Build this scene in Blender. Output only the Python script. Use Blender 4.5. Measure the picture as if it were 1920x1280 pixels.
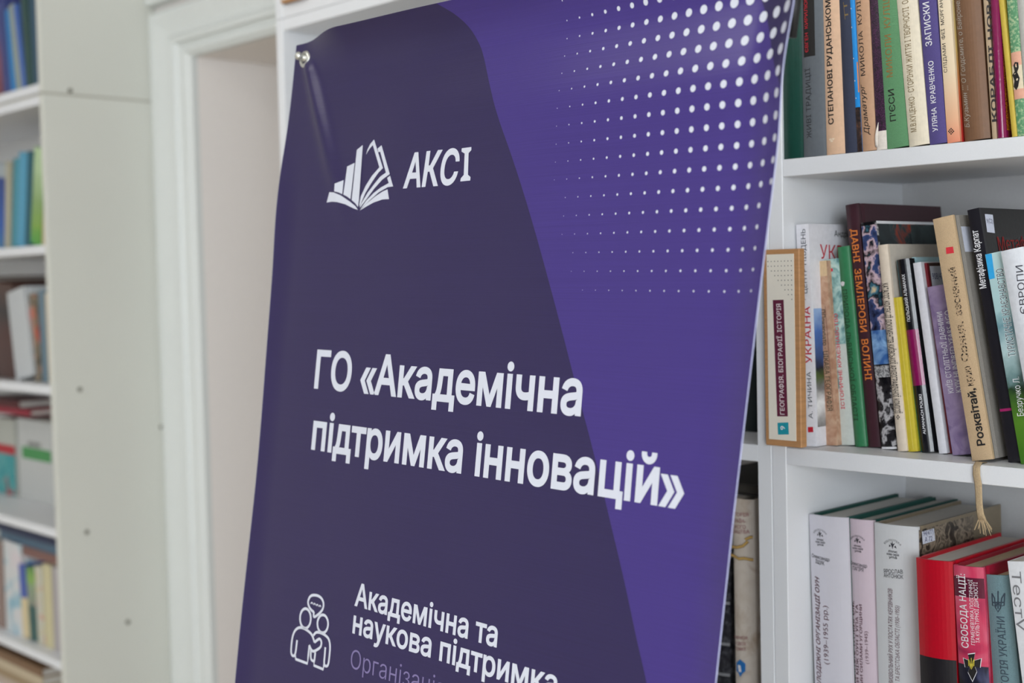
import bpy, bmesh, math, random
from mathutils import Vector, Matrix
from mathutils.geometry import delaunay_2d_cdt
import numpy as np

for o in list(bpy.data.objects): bpy.data.objects.remove(o)
SC = bpy.context.scene
COL = SC.collection

# ------------------------------------------------------------------ camera
H = 1.38                                  # camera height above the floor
F = 2503.418                              # focal length in pixels of the 1920 px frame
R = ((0.68585238, 0.01743692, -0.72753176),
     (0.72738097, -0.04785401, 0.6845633),
     (-0.02287863, -0.99870213, -0.04550408))   # rows: world X, Y, Z of the camera's (right, down, forward)
CAM = Vector((0, 0, H))
cd = bpy.data.cameras.new('camera')
cam = bpy.data.objects.new('camera', cd)
COL.objects.link(cam)
cam.matrix_world = Matrix(((R[0][0], -R[0][1], -R[0][2], 0),
                           (R[1][0], -R[1][1], -R[1][2], 0),
                           (R[2][0], -R[2][1], -R[2][2], H),
                           (0, 0, 0, 1)))
cd.sensor_width = 36
cd.lens = F / 1920 * 36
cd.clip_start = 0.02
cd.dof.use_dof = True
cd.dof.focus_distance = 1.11
cd.dof.aperture_fstop = 4.7
SC.camera = cam

# ------------------------------------------------------------------ world, lights, exposure
SC.view_settings.view_transform = 'Standard'
SC.view_settings.look = 'None'
SC.view_settings.exposure = -0.15
SC.view_settings.gamma = 1
SC.view_settings.use_curve_mapping = False
w = bpy.data.worlds.new('world'); SC.world = w; w.use_nodes = True
w.node_tree.nodes['Background'].inputs[0].default_value = (0.75, 0.86, 1, 1)
w.node_tree.nodes['Background'].inputs[1].default_value = 0.5

def area(name, loc, target, sx, sy, power, col):
    l = bpy.data.lights.new(name, 'AREA'); l.shape = 'RECTANGLE'; l.size = sx; l.size_y = sy
    l.energy = power; l.color = col
    o = bpy.data.objects.new(name, l); COL.objects.link(o); o.location = loc
    o.rotation_euler = (Vector(target) - Vector(loc)).to_track_quat('-Z', 'Y').to_euler()
    return o
PANELS = [(-1.9, -0.8), (0.4, -0.9), (-1.9, -2.3), (0.4, -2.3)]
for (px_, py_) in PANELS:
    area('ceiling_panel_light', (px_, py_, 2.86), (px_, py_, 0), 0.56, 0.56, 7.5, (1, 0.975, 0.93))
area('jamb_fill_light', (-1.7, 2.3, 2.85), (-1.7, 2.3, 0), 0.5, 0.5, 9, (1, 0.97, 0.93))  # added unseen fill lamp with no fixture, brightens the passage jamb
WINDOWS = [(-1.6,), (0.6,)]
for (wx,) in WINDOWS:                     # daylight entering through the two windows behind the camera
    area('window_daylight', (wx, -3.42, 1.5), (wx, 1, 1.1), 1.3, 1.4, 13, (0.86, 0.93, 1))
area('window_daylight', (2.12, -1.7, 1.5), (-1.5, 0.4, 1.2), 1.5, 1.4, 110, (0.88, 0.94, 1))   # window in the right wall

# ------------------------------------------------------------------ materials
def lin(c):
    c = c / 255
    return c / 12.92 if c <= 0.04045 else ((c + 0.055) / 1.055) ** 2.4
GAIN = 1.04
def rgb(c, g=GAIN): return tuple(min(0.9, lin(v) * g) for v in c) + (1,)
MATS = {}
def mat(name, c, rough=0.55, bump=0.0, scale=300, var=0.05, spec=0.4, gain=GAIN, metal=0, coat=0, stretch=(1, 1, 1)):
    key = (name, c, rough, bump)
    if key in MATS: return MATS[key]
    m = bpy.data.materials.new(name); m.use_nodes = True; nt = m.node_tree; N = nt.nodes; L = nt.links
    b = N['Principled BSDF']
    b.inputs['Roughness'].default_value = rough; b.inputs['Metallic'].default_value = metal
    b.inputs['Specular IOR Level'].default_value = spec
    b.inputs['Coat Weight'].default_value = coat; b.inputs['Coat Roughness'].default_value = 0.15
    col = rgb(c, gain)
    tc = N.new('ShaderNodeTexCoord'); mp = N.new('ShaderNodeMapping'); L.new(tc.outputs['Object'], mp.inputs[0])
    mp.inputs['Scale'].default_value = stretch
    nz = N.new('ShaderNodeTexNoise'); nz.inputs['Scale'].default_value = scale; nz.inputs['Detail'].default_value = 4
    L.new(mp.outputs[0], nz.inputs[0])
    r = N.new('ShaderNodeValToRGB'); L.new(nz.outputs[0], r.inputs[0])
    r.color_ramp.elements[0].position = 0.3; r.color_ramp.elements[1].position = 0.7
    r.color_ramp.elements[0].color = tuple(v * (1 - var) for v in col[:3]) + (1,)
    r.color_ramp.elements[1].color = tuple(min(0.95, v * (1 + var)) for v in col[:3]) + (1,)
    L.new(r.outputs[0], b.inputs['Base Color'])
    if bump:
        bp = N.new('ShaderNodeBump'); bp.inputs['Strength'].default_value = bump; bp.inputs['Distance'].default_value = 0.0006
        L.new(nz.outputs[0], bp.inputs['Height']); L.new(bp.outputs[0], b.inputs['Normal'])
    MATS[key] = m
    return m
def collage(name, stops, scale=60, detail=6, dist=1.0, rough=0.35, stretch=(1, 1, 1)):
    """printed picture: a hard-edged noise collage of the given colours"""
    m = bpy.data.materials.new(name); m.use_nodes = True; nt = m.node_tree; N = nt.nodes; L = nt.links
    b = N['Principled BSDF']; b.inputs['Roughness'].default_value = rough; b.inputs['Specular IOR Level'].default_value = 0.4
    tc = N.new('ShaderNodeTexCoord'); mp = N.new('ShaderNodeMapping'); mp.inputs['Scale'].default_value = stretch
    L.new(tc.outputs['Object'], mp.inputs[0])
    nz = N.new('ShaderNodeTexNoise'); nz.inputs['Scale'].default_value = scale; nz.inputs['Detail'].default_value = detail
    nz.inputs['Distortion'].default_value = dist; L.new(mp.outputs[0], nz.inputs[0])
    r = N.new('ShaderNodeValToRGB'); L.new(nz.outputs[0], r.inputs[0])
    e = r.color_ramp.elements
    while len(e) < len(stops): e.new(0.5)
    for i, (p, c) in enumerate(stops):
        e[i].position = p
    for i, (p, c) in enumerate(stops):
        e[i].color = rgb(c)
    L.new(r.outputs[0], b.inputs['Base Color'])
    return m
def vgrad(name, stops, zmax, noise=0.0, nscale=60, rough=0.45):
    """print whose colour changes along the height of the book (0..zmax)"""
    m = bpy.data.materials.new(name); m.use_nodes = True; nt = m.node_tree; N = nt.nodes; L = nt.links
    b = N['Principled BSDF']; b.inputs['Roughness'].default_value = rough
    tc = N.new('ShaderNodeTexCoord'); sp = N.new('ShaderNodeSeparateXYZ'); L.new(tc.outputs['Object'], sp.inputs[0])
    dv = N.new('ShaderNodeMath'); dv.operation = 'DIVIDE'; dv.inputs[1].default_value = zmax; L.new(sp.outputs[2], dv.inputs[0])
    nz = N.new('ShaderNodeTexNoise'); nz.inputs['Scale'].default_value = nscale; nz.inputs['Detail'].default_value = 6
    L.new(tc.outputs['Object'], nz.inputs[0])
    ma = N.new('ShaderNodeMath'); ma.operation = 'MULTIPLY_ADD'; L.new(nz.outputs[0], ma.inputs[0]); ma.inputs[1].default_value = noise
    ad = N.new('ShaderNodeMath'); ad.operation = 'SUBTRACT'; ad.inputs[1].default_value = noise * 0.5
    L.new(dv.outputs[0], ma.inputs[2]); L.new(ma.outputs[0], ad.inputs[0])
    r = N.new('ShaderNodeValToRGB'); L.new(ad.outputs[0], r.inputs[0]); e = r.color_ramp.elements
    while len(e) < len(stops): e.new(0.5)
    for i, (p, c) in enumerate(stops): e[i].position = p
    for i, (p, c) in enumerate(stops): e[i].color = rgb(c)
    L.new(r.outputs[0], b.inputs['Base Color'])
    return m

LAM = mat('white_laminate', (214, 216, 219), 0.42, 0.05, 900, 0.012, gain=1.12)
LAM_OLD = mat('yellowed_laminate', (204, 205, 197), 0.45, 0.05, 3, 0.02, gain=1.06)
BACK = mat('hardboard_back', (190, 190, 190), 0.7, 0.05, 500, 0.02, gain=1.1)
WALL = mat('wall_paint', (216, 214, 212), 0.8, 0.1, 120, 0.01, gain=1.12)
TRIM = mat('casing_paint', (214, 218, 216), 0.45, 0.04, 60, 0.01, gain=1.04)
JAMB = mat('jamb_paint', (224, 219, 215), 0.7, 0.1, 100, 0.01, gain=1.15)
PAGES = mat('page_block', (196, 192, 184), 0.9, 0.4, 500, 0.10, stretch=(6, 0.05, 0.05))
PAGES_OLD = mat('aged_page_block', (176, 158, 130), 0.9, 0.4, 500, 0.12, stretch=(6, 0.05, 0.05))
STEEL = mat('nickel_metal', (205, 206, 200), 0.28, 0, 300, 0.02, metal=0.85)
BLACKP = mat('black_plastic', (30, 30, 32), 0.5, 0, 300, 0.02)
GREY_CAP = mat('grey_plastic_cap', (120, 118, 108), 0.5, 0, 300, 0.02)

# ------------------------------------------------------------------ helpers
def link(name, me, m=None, parent=None):
    o = bpy.data.objects.new(name, me); COL.objects.link(o)
    if m is not None:
        for x in (m if isinstance(m, (list, tuple)) else [m]): me.materials.append(x)
    if parent is not None: o.parent = parent
    return o
def from_bm(name, bm, m=None, parent=None, smooth=False):
    me = bpy.data.meshes.new(name); bmesh.ops.recalc_face_normals(bm, faces=bm.faces) if not getattr(bm, 'keep', 0) else None
    bm.to_mesh(me); bm.free()
    if smooth: me.polygons.foreach_set('use_smooth', [True] * len(me.polygons))
    return link(name, me, m, parent)
def addbox(bm, x0, x1, y0, y1, z0, z1, mi=0):
    v = [bm.verts.new(p) for p in ((x0, y0, z0), (x1, y0, z0), (x1, y1, z0), (x0, y1, z0), (x0, y0, z1), (x1, y0, z1), (x1, y1, z1), (x0, y1, z1))]
    for q in ((0, 3, 2, 1), (4, 5, 6, 7), (0, 1, 5, 4), (1, 2, 6, 5), (2, 3, 7, 6), (3, 0, 4, 7)):
        f = bm.faces.new([v[i] for i in q]); f.material_index = mi
def boxobj(name, x0, x1, y0, y1, z0, z1, m, parent=None, bev=0.0006):
    bm = bmesh.new(); addbox(bm, x0, x1, y0, y1, z0, z1)
    if bev: bmesh.ops.bevel(bm, geom=bm.edges[:], offset=bev, segments=1, affect='EDGES')
    return from_bm(name, bm, m, parent)
def struct(o): o['kind'] = 'structure'; return o
def tag(o, label, cat, group=None):
    o['label'] = label; o['category'] = cat
    if group: o['group'] = group
    return o
def empty(name, label, cat, loc=(0, 0, 0), group=None, rot=None):
    o = bpy.data.objects.new(name, None); COL.objects.link(o); o.empty_display_size = 0.05
    o.location = loc
    if rot: o.rotation_euler = rot
    return tag(o, label, cat, group)
def rayd(x, y):
    d = (x - 960, y - 640, F)
    return Vector([sum(R[i][j] * d[j] for j in range(3)) for i in range(3)])
def onY(x, y, Y): d = rayd(x, y); return CAM + d * (Y / d.y)
def onZ(x, y, z): d = rayd(x, y); return CAM + d * ((z - H) / d.z)

class Face:
    """a printable surface of a thing: turns points seen in the photograph into (a, b) on that surface
    and (a, b) into the thing's own coordinates"""
    def __init__(s, root, M, flat, surf, step=0):
        s.root, s.Mi, s.flat, s.surf, s.step = root, M.inverted(), flat, surf, step
    def loc(s, x, y):
        o = s.Mi @ CAM; d = s.Mi.to_3x3() @ rayd(x, y)
        return s.flat(o, d)
def put2d(face, name, bm, m, off, parent=None):
    """bm holds a flat print in (a, b, 0); wrap it on the surface"""
    bmesh.ops.triangulate(bm, faces=bm.faces[:])
    for v in bm.verts: v.co = face.surf(v.co.x, v.co.y, off)
    me = bpy.data.meshes.new(name); bm.to_mesh(me); bm.free()
    return link(name, me, m, parent or face.root)
def poly(face, name, ptslist, m, off=0.00015, pix=True, parent=None):
    bm = bmesh.new()
    for pts in ptslist:
        q = [face.loc(*p) if pix else p for p in pts]
        try: bm.faces.new([bm.verts.new((a, b, 0)) for a, b in q])
        except ValueError: pass
    return put2d(face, name, bm, m, off, parent)
def rect(face, name, a0, a1, b0, b1, m, off=0.00015, parent=None):
    K = 12 if face.step else 1
    A = [a0 + (a1 - a0) * k / K for k in range(K + 1)]
    return poly(face, name, [[(A[k], b0), (A[k + 1], b0), (A[k + 1], b1), (A[k], b1)] for k in range(K)], m, off, False, parent)
def stroke_pts(pts, wd, closed=False):
    """ribbon quads along a polyline in (a, b)"""
    out = []
    n = len(pts)
    P = [Vector(p) for p in pts]
    L_, R_ = [], []
    for i in range(n):
        a = P[(i - 1) % n] if (i > 0 or closed) else P[i]
        c = P[(i + 1) % n] if (i < n - 1 or closed) else P[i]
        t = (c - a).normalized() if (c - a).length > 0 else Vector((1, 0))
        nn = Vector((-t.y, t.x)) * wd / 2
        L_.append(P[i] + nn); R_.append(P[i] - nn)
    rng = range(n if closed else n - 1)
    for i in rng:
        j = (i + 1) % n
        out.append([tuple(L_[i]), tuple(R_[i]), tuple(R_[j]), tuple(L_[j])])
    return out
def strokes(face, name, lines, wd, m, off=0.0002, closed=False, pix=True, parent=None):
    q = []
    for ln in lines:
        pts = [face.loc(*p) if pix else p for p in ln]
        q += stroke_pts(pts, wd, closed)
    return poly(face, name, q, m, off, False, parent)
TXT = bpy.data.curves.new('lettering', 'FONT')
TXO = bpy.data.objects.new('lettering_source', TXT)
TXT.fill_mode = 'NONE'
def sarea(p): return 0.5 * sum(p[i - 1][0] * p[i][1] - p[i][0] * p[i - 1][1] for i in range(len(p)))
def inside(q, p):
    c = False
    for i in range(len(p)):
        (x1, y1), (x2, y2) = p[i - 1], p[i]
        if (y1 > q[1]) != (y2 > q[1]) and q[0] < (x2 - x1) * (q[1] - y1) / (y2 - y1) + x1: c = not c
    return c
def grow(p, k, sg):
    out = []; n = len(p)
    for i in range(n):
        a, b, c = Vector(p[i - 1]), Vector(p[i]), Vector(p[(i + 1) % n])
        d1 = (b - a).normalized(); d2 = (c - b).normalized()
        n1 = Vector((d1.y, -d1.x)) * sg; n2 = Vector((d2.y, -d2.x)) * sg
        m_ = n1 + n2
        if m_.length < 1e-6: m_ = n1
        m_.normalize(); out.append(tuple(b + m_ * (k / max(0.45, m_.dot(n1)))))
    return out
GLYPHS = {}
def contours(body, shear, res, spacing):
    """outer contours with their holes, each outer on its own so that overlapping strokes stay solid"""
    key = (body, shear, res, spacing)
    TXT.body = body; TXT.size = 1; TXT.offset = 0; TXT.shear = shear; TXT.resolution_u = res; TXT.space_character = spacing
    me = bpy.data.meshes.new_from_object(TXO)
    co = [tuple(v.co[:2]) for v in me.vertices]; nx = {e.vertices[0]: e.vertices[1] for e in me.edges}
    bpy.data.meshes.remove(me)
    loops = []; seen = set()
    for s0 in range(len(co)):
        if s0 in seen or s0 not in nx: continue
        lp = []; i = s0
        while i not in seen:
            seen.add(i); lp.append(co[i]); i = nx.get(i, s0)
        q = [lp[0]]
        for t_ in lp[1:]:
            if (Vector(t_) - Vector(q[-1])).length > 1e-4: q.append(t_)
        if len(q) > 2 and (Vector(q[0]) - Vector(q[-1])).length <= 1e-4: q.pop()
        if len(q) > 2: loops.append(q)
    return loops
def text(face, name, body, p0, p1, cap, m, bold=0.0, off=0.00025, shear=0.0, pix=True, width=None, arc=0, up=None, parent=None, res=3, spacing=1.0):
    """lettering from p0 to p1 (baseline ends) with capitals `cap` metres high"""
    loops = contours(body, shear, res, spacing)
    if not loops: return None
    sg = []
    for l in loops:
        a_ = sarea(l); par = None
        for l2 in loops:
            if l2 is not l and sarea(l2) * a_ < 0 and abs(sarea(l2)) > abs(a_) and inside(l[0], l2): par = l2
        sg.append(math.copysign(1, sarea(par) if par else a_))
    # union of all strokes (non-zero winding) through a constrained triangulation
    if bold: loops = [grow(l, bold, g_) for l, g_ in zip(loops, sg)]
    P_, E_ = [], []
    for l in loops:
        n0 = len(P_); P_ += [Vector(p_) for p_ in l]; E_ += [(n0 + k_, n0 + (k_ + 1) % len(l)) for k_ in range(len(l))]
    A_ = np.array([P_[e_[0]][:] for e_ in E_]); B_ = np.array([P_[e_[1]][:] for e_ in E_])
    vo_, _, fo_ = delaunay_2d_cdt(P_, E_, [], 0, 1e-6)[:3]
    VO = np.array([v[:] for v in vo_]); FO = [f_ for f_ in fo_ if len(f_) == 3]
    C_ = VO[np.array(FO)].mean(1)
    up_ = (A_[None, :, 1] <= C_[:, None, 1]) & (B_[None, :, 1] > C_[:, None, 1])
    dn_ = (A_[None, :, 1] > C_[:, None, 1]) & (B_[None, :, 1] <= C_[:, None, 1])
    cr_ = (B_[None, :, 0] - A_[None, :, 0]) * (C_[:, None, 1] - A_[None, :, 1]) - (C_[:, None, 0] - A_[None, :, 0]) * (B_[None, :, 1] - A_[None, :, 1])
    wn_ = (up_ & (cr_ > 0)).sum(1) - (dn_ & (cr_ < 0)).sum(1)
    bm = bmesh.new(); vs_ = [bm.verts.new((v[0], v[1], 0)) for v in VO]
    for f_, w_n in zip(FO, wn_):
        if w_n != 0: bm.faces.new([vs_[k_] for k_ in f_])
    for v in [v for v in bm.verts if not v.link_faces]: bm.verts.remove(v)
    if not bm.verts: bm.free(); return None
    lo = min(v.co.x for v in bm.verts); hi = max(v.co.x for v in bm.verts)
    a0 = Vector(face.loc(*p0) if pix else p0)
    a1 = Vector(face.loc(*p1) if pix else p1)
    d = a1 - a0; ln = d.length; d.normalize()
    if width: ln = width
    n = Vector((-d.y, d.x))
    sx = ln / (hi - lo); sy = cap / 0.728
    if face.root.get('mirror_text'): n = -n
    for v in bm.verts:
        x = (v.co.x - lo) * sx; y = v.co.y * sy
        if arc:
            th = (x / ln - 0.5) * 2 * arc; rr = ln / 2 / math.sin(arc) + y
            x = ln / 2 + rr * math.sin(th); y = rr * math.cos(th) - ln / 2 / math.sin(arc)
        q = a0 + d * x + n * y
        v.co = (q.x, q.y, 0)
    return put2d(face, name, bm, m, off, parent)

# ------------------------------------------------------------------ the room
XL, XR, YF, YW, ZC = -4.3, 2.2, -3.6, 1.26, 3.0
TOPJ = H + 0.416                                    # underside of the passage head
DX0, DX1 = -2.150, -1.18                            # passage opening in the back wall
FLOOR = mat('pale_linoleum', (196, 184, 166), 0.5, 0.1, 12, 0.08)
struct(boxobj('floor', XL, XR, YF, 3.2, -0.1, 0, FLOOR, bev=0))
struct(boxobj('ceiling', XL, XR, YF, 3.2, ZC, ZC + 0.1, WALL, bev=0))
struct(boxobj('wall_left', XL - 0.1, XL, YF, YW, 0, ZC, WALL, bev=0))
bm = bmesh.new()
addbox(bm, XR, XR + 0.3, YF, -2.5, 0, ZC); addbox(bm, XR, XR + 0.3, -0.9, YW, 0, ZC); addbox(bm, XR, XR + 0.3, -2.5, -0.9, 0, 0.85); addbox(bm, XR, XR + 0.3, -2.5, -0.9, 2.4, ZC)
struct(from_bm('wall_right', bm, WALL))
bm = bmesh.new()
addbox(bm, XL, DX0, YW, YW + 0.5, 0, ZC)
addbox(bm, DX1, XR, YW, YW + 0.5, 0, ZC)
addbox(bm, DX0, DX1, YW, YW + 0.5, TOPJ, ZC)
struct(from_bm('wall_back', bm, JAMB))
bm = bmesh.new()                                     # end of the passage
addbox(bm, DX0 - 0.3, DX1 + 0.3, 3.1, 3.2, 0, ZC); addbox(bm, DX0 - 0.4, DX0 - 0.3, YW + 0.5, 3.2, 0, ZC); addbox(bm, DX1 + 0.3, DX1 + 0.4, YW + 0.5, 3.2, 0, ZC)
struct(from_bm('wall_passage', bm, WALL))
bm = bmesh.new()                                     # wall behind the camera with two window openings
xs = [XL, WINDOWS[0][0] - 0.7, WINDOWS[0][0] + 0.7, WINDOWS[1][0] - 0.7, WINDOWS[1][0] + 0.7, XR]
for i in (0, 2, 4): addbox(bm, xs[i], xs[i + 1], YF - 0.3, YF, 0, ZC)
for i in (1, 3):
    addbox(bm, xs[i], xs[i + 1], YF - 0.3, YF, 0, 0.85); addbox(bm, xs[i], xs[i + 1], YF - 0.3, YF, 2.4, ZC)
struct(from_bm('wall_front', bm, WALL))
for k, (wx,) in enumerate(WINDOWS):
    bm = bmesh.new()
    for (a, b, c, d) in ((-0.7, -0.64, 0.85, 2.4), (0.64, 0.7, 0.85, 2.4), (-0.03, 0.03, 0.85, 2.4), (-0.7, 0.7, 0.85, 0.91), (-0.7, 0.7, 2.34, 2.4)):
        addbox(bm, wx + a, wx + b, YF - 0.2, YF - 0.14, c, d)
    wo = struct(from_bm('window_%d' % (k + 1), bm, TRIM))
    gm = mat('window_glass', (235, 240, 240), 0.05, 0)
    gm.node_tree.nodes['Principled BSDF'].inputs['Transmission Weight'].default_value = 1
    boxobj('pane', wx - 0.64, wx - 0.03, YF - 0.172, YF - 0.168, 0.91, 2.34, gm, wo, bev=0)
    boxobj('pane', wx + 0.03, wx + 0.64, YF - 0.172, YF - 0.168, 0.91, 2.34, gm, wo, bev=0)
PANEM = bpy.data.materials.new('led_diffuser'); PANEM.use_nodes = True
PANEM.node_tree.nodes['Principled BSDF'].inputs['Emission Color'].default_value = (1, 0.97, 0.93, 1)
PANEM.node_tree.nodes['Principled BSDF'].inputs['Emission Strength'].default_value = 3
bm = bmesh.new()
for (a, b, c, d) in ((-2.5, -2.44, .85, 2.4), (-.96, -.9, .85, 2.4), (-1.73, -1.67, .85, 2.4), (-2.5, -.9, .85, .91), (-2.5, -.9, 2.34, 2.4)): addbox(bm, XR + .14, XR + .2, a, b, c, d)
wo = struct(from_bm('window_3', bm, TRIM))
boxobj('pane', XR + .168, XR + .172, -2.44, -1.73, .91, 2.34, gm, wo, bev=0); boxobj('pane', XR + .168, XR + .172, -1.67, -.96, .91, 2.34, gm, wo, bev=0)
for i, (a, b) in enumerate(PANELS):
    e = empty('ceiling_light', 'square white ceiling light panel, %s' % ['over the left cabinet side', 'over the right bookcase side', 'rear left by the windows', 'rear right by the windows'][i], 'ceiling light', (a, b, ZC), 'ceiling lights of the room')
    boxobj('light_housing', -0.3, 0.3, -0.3, 0.3, -0.09, 0, TRIM, e, 0.002)
    boxobj('light_diffuser', -0.285, 0.285, -0.285, 0.285, -0.098, -0.09, PANEM, e, 0)

# door casing: moulded profile swept up the left side, across and down the right side
prof = [(0.000, 0.000), (0.000, 0.014), (0.006, 0.019), (0.020, 0.020), (0.066, 0.013), (0.078, 0.016), (0.092, 0.026), (0.104, 0.025), (0.108, 0.018),
        (0.116, 0.015), (0.122, 0.019), (0.133, 0.020), (0.139, 0.016), (0.146, 0.012), (0.146, 0.0)]  # (from outside to inside, proud of wall)
CW = 0.146
def casing_path(u):          # corner points for offset u from the outer edge
    xo0, xo1, zt = DX0 - CW, DX1 + CW, TOPJ + CW * 0.66
    return [(xo0 + u, 0), (xo0 + u, zt - u * 0.66), (xo1 - u, zt - u * 0.66), (xo1 - u, 0)]
bm = bmesh.new(); rows = []
for u, pr in prof:
    rows.append([bm.verts.new((x, YW - pr, z)) for x, z in casing_path(u)])
for i in range(len(rows) - 1):
    for j in range(3):
        bm.faces.new((rows[i][j], rows[i][j + 1], rows[i + 1][j + 1], rows[i + 1][j]))
struct(from_bm('trim_1', bm, TRIM))
struct(boxobj('trim_2', DX0 - CW, DX1 + CW, YW - 0.024, YW, TOPJ + 0.110, TOPJ + 0.34, TRIM, bev=0.003))

# ------------------------------------------------------------------ bookcases
YB, YK, TH = 1.035, 1.246, 0.016        # front edge, inner face of back, board thickness
def bookcase(label, x0, x1, z0, z1, tops, m, cat='bookcase', caps=None, seam=False):
    e = empty('bookcase', label, cat, (x0, YB, z0), 'white laminate bookcases along the wall')
    w_, h_ = x1 - x0, z1 - z0; D = YK - YB
    boxobj('side_panel', 0, TH, 0, D + 0.012, 0, h_, m, e)
    boxobj('side_panel', w_ - TH, w_, 0, D + 0.012, 0, h_, m, e)
    for t in tops: boxobj('shelf', TH, w_ - TH, 0.0004, D, t - z0 - TH, t - z0, LAM, e)
    boxobj('back_panel', TH, w_ - TH, D, D + 0.004, 0.0, h_, BACK, e, 0)
    for (yy, zz) in (caps or []):
        bmc = bmesh.new(); bmesh.ops.create_cone(bmc, cap_ends=True, segments=16, radius1=0.0045, radius2=0.004, depth=0.002,
            matrix=Matrix.Translation((w_ + 0.001, yy - YB, zz - z0)) @ Matrix.Rotation(math.pi / 2, 4, 'Y'))
        from_bm('screw_cap', bmc, GREY_CAP, e)
    return e
S1, S2, S3 = H + 0.106, H - 0.1615, H - 0.433
JT = H + 0.362                            # joint between the lower and the upper units
low = [S1, S2, S3, H - 0.71, H - 1.0, 0.08]
bookcase('white laminate bookcase at the right edge, its rows crowded with worn books', -0.746, 0.07, 0, JT, low + [JT], LAM)
bookcase('white laminate bookcase standing behind the purple banner', -1.556, -0.7465, 0, JT, low + [JT], LAM)
up_ = [JT + 0.0165, JT + 0.30, JT + 0.58]
bookcase('upper white bookcase unit stacked above the right crowded bookcase', -0.746, 0.07, JT + 0.0005, JT + 0.85, up_ + [JT + 0.85], LAM)
bookcase('upper white bookcase unit stacked above the banner', -1.556, -0.7465, JT + 0.0005, JT + 0.85, up_ + [JT + 0.85], LAM)
LJ = H + 0.349
LB, LC, LD, LE, LF = H + 0.083, H - 0.170, H - 0.430, H - 0.672, H - 0.78
LX = -2.297
bookcase('yellowed white bookcase at the left with a plain side panel', LX - 0.81, LX, 0, LJ, [LJ - 0.0005, LB, LC, LD, LE, LF, 0.08], LAM_OLD,
         caps=[(1.083, H - 0.179), (1.086, H - 0.44), (1.243, H - 0.262), (1.16, H - 0.62)])
LA = LJ + 0.0205
bookcase('yellowed upper bookcase unit stacked on the left bookcase', LX - 0.81, LX, LJ + 0.004, LJ + 0.86, [LA, LA + 0.28, LJ + 0.86], LAM_OLD, caps=[(1.086, H + 0.3585)])
for (a, b) in ((LX - 0.80, LX - 0.0012),):            # recessed base board that leaves the dark joint line
    o = boxobj('joint_board', a + 0.002, b, YB + 0.003, YK, LJ + 0.0001, LJ + 0.0039, mat('joint_board', (176, 174, 164), 0.7), None, 0)
    tag(o, 'thin recessed board in the joint between the two left bookcase units', 'board')
# cam fitting under the upper shelf of the middle bookcase
q = onY(655, 30, YB + 0.04)

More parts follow.
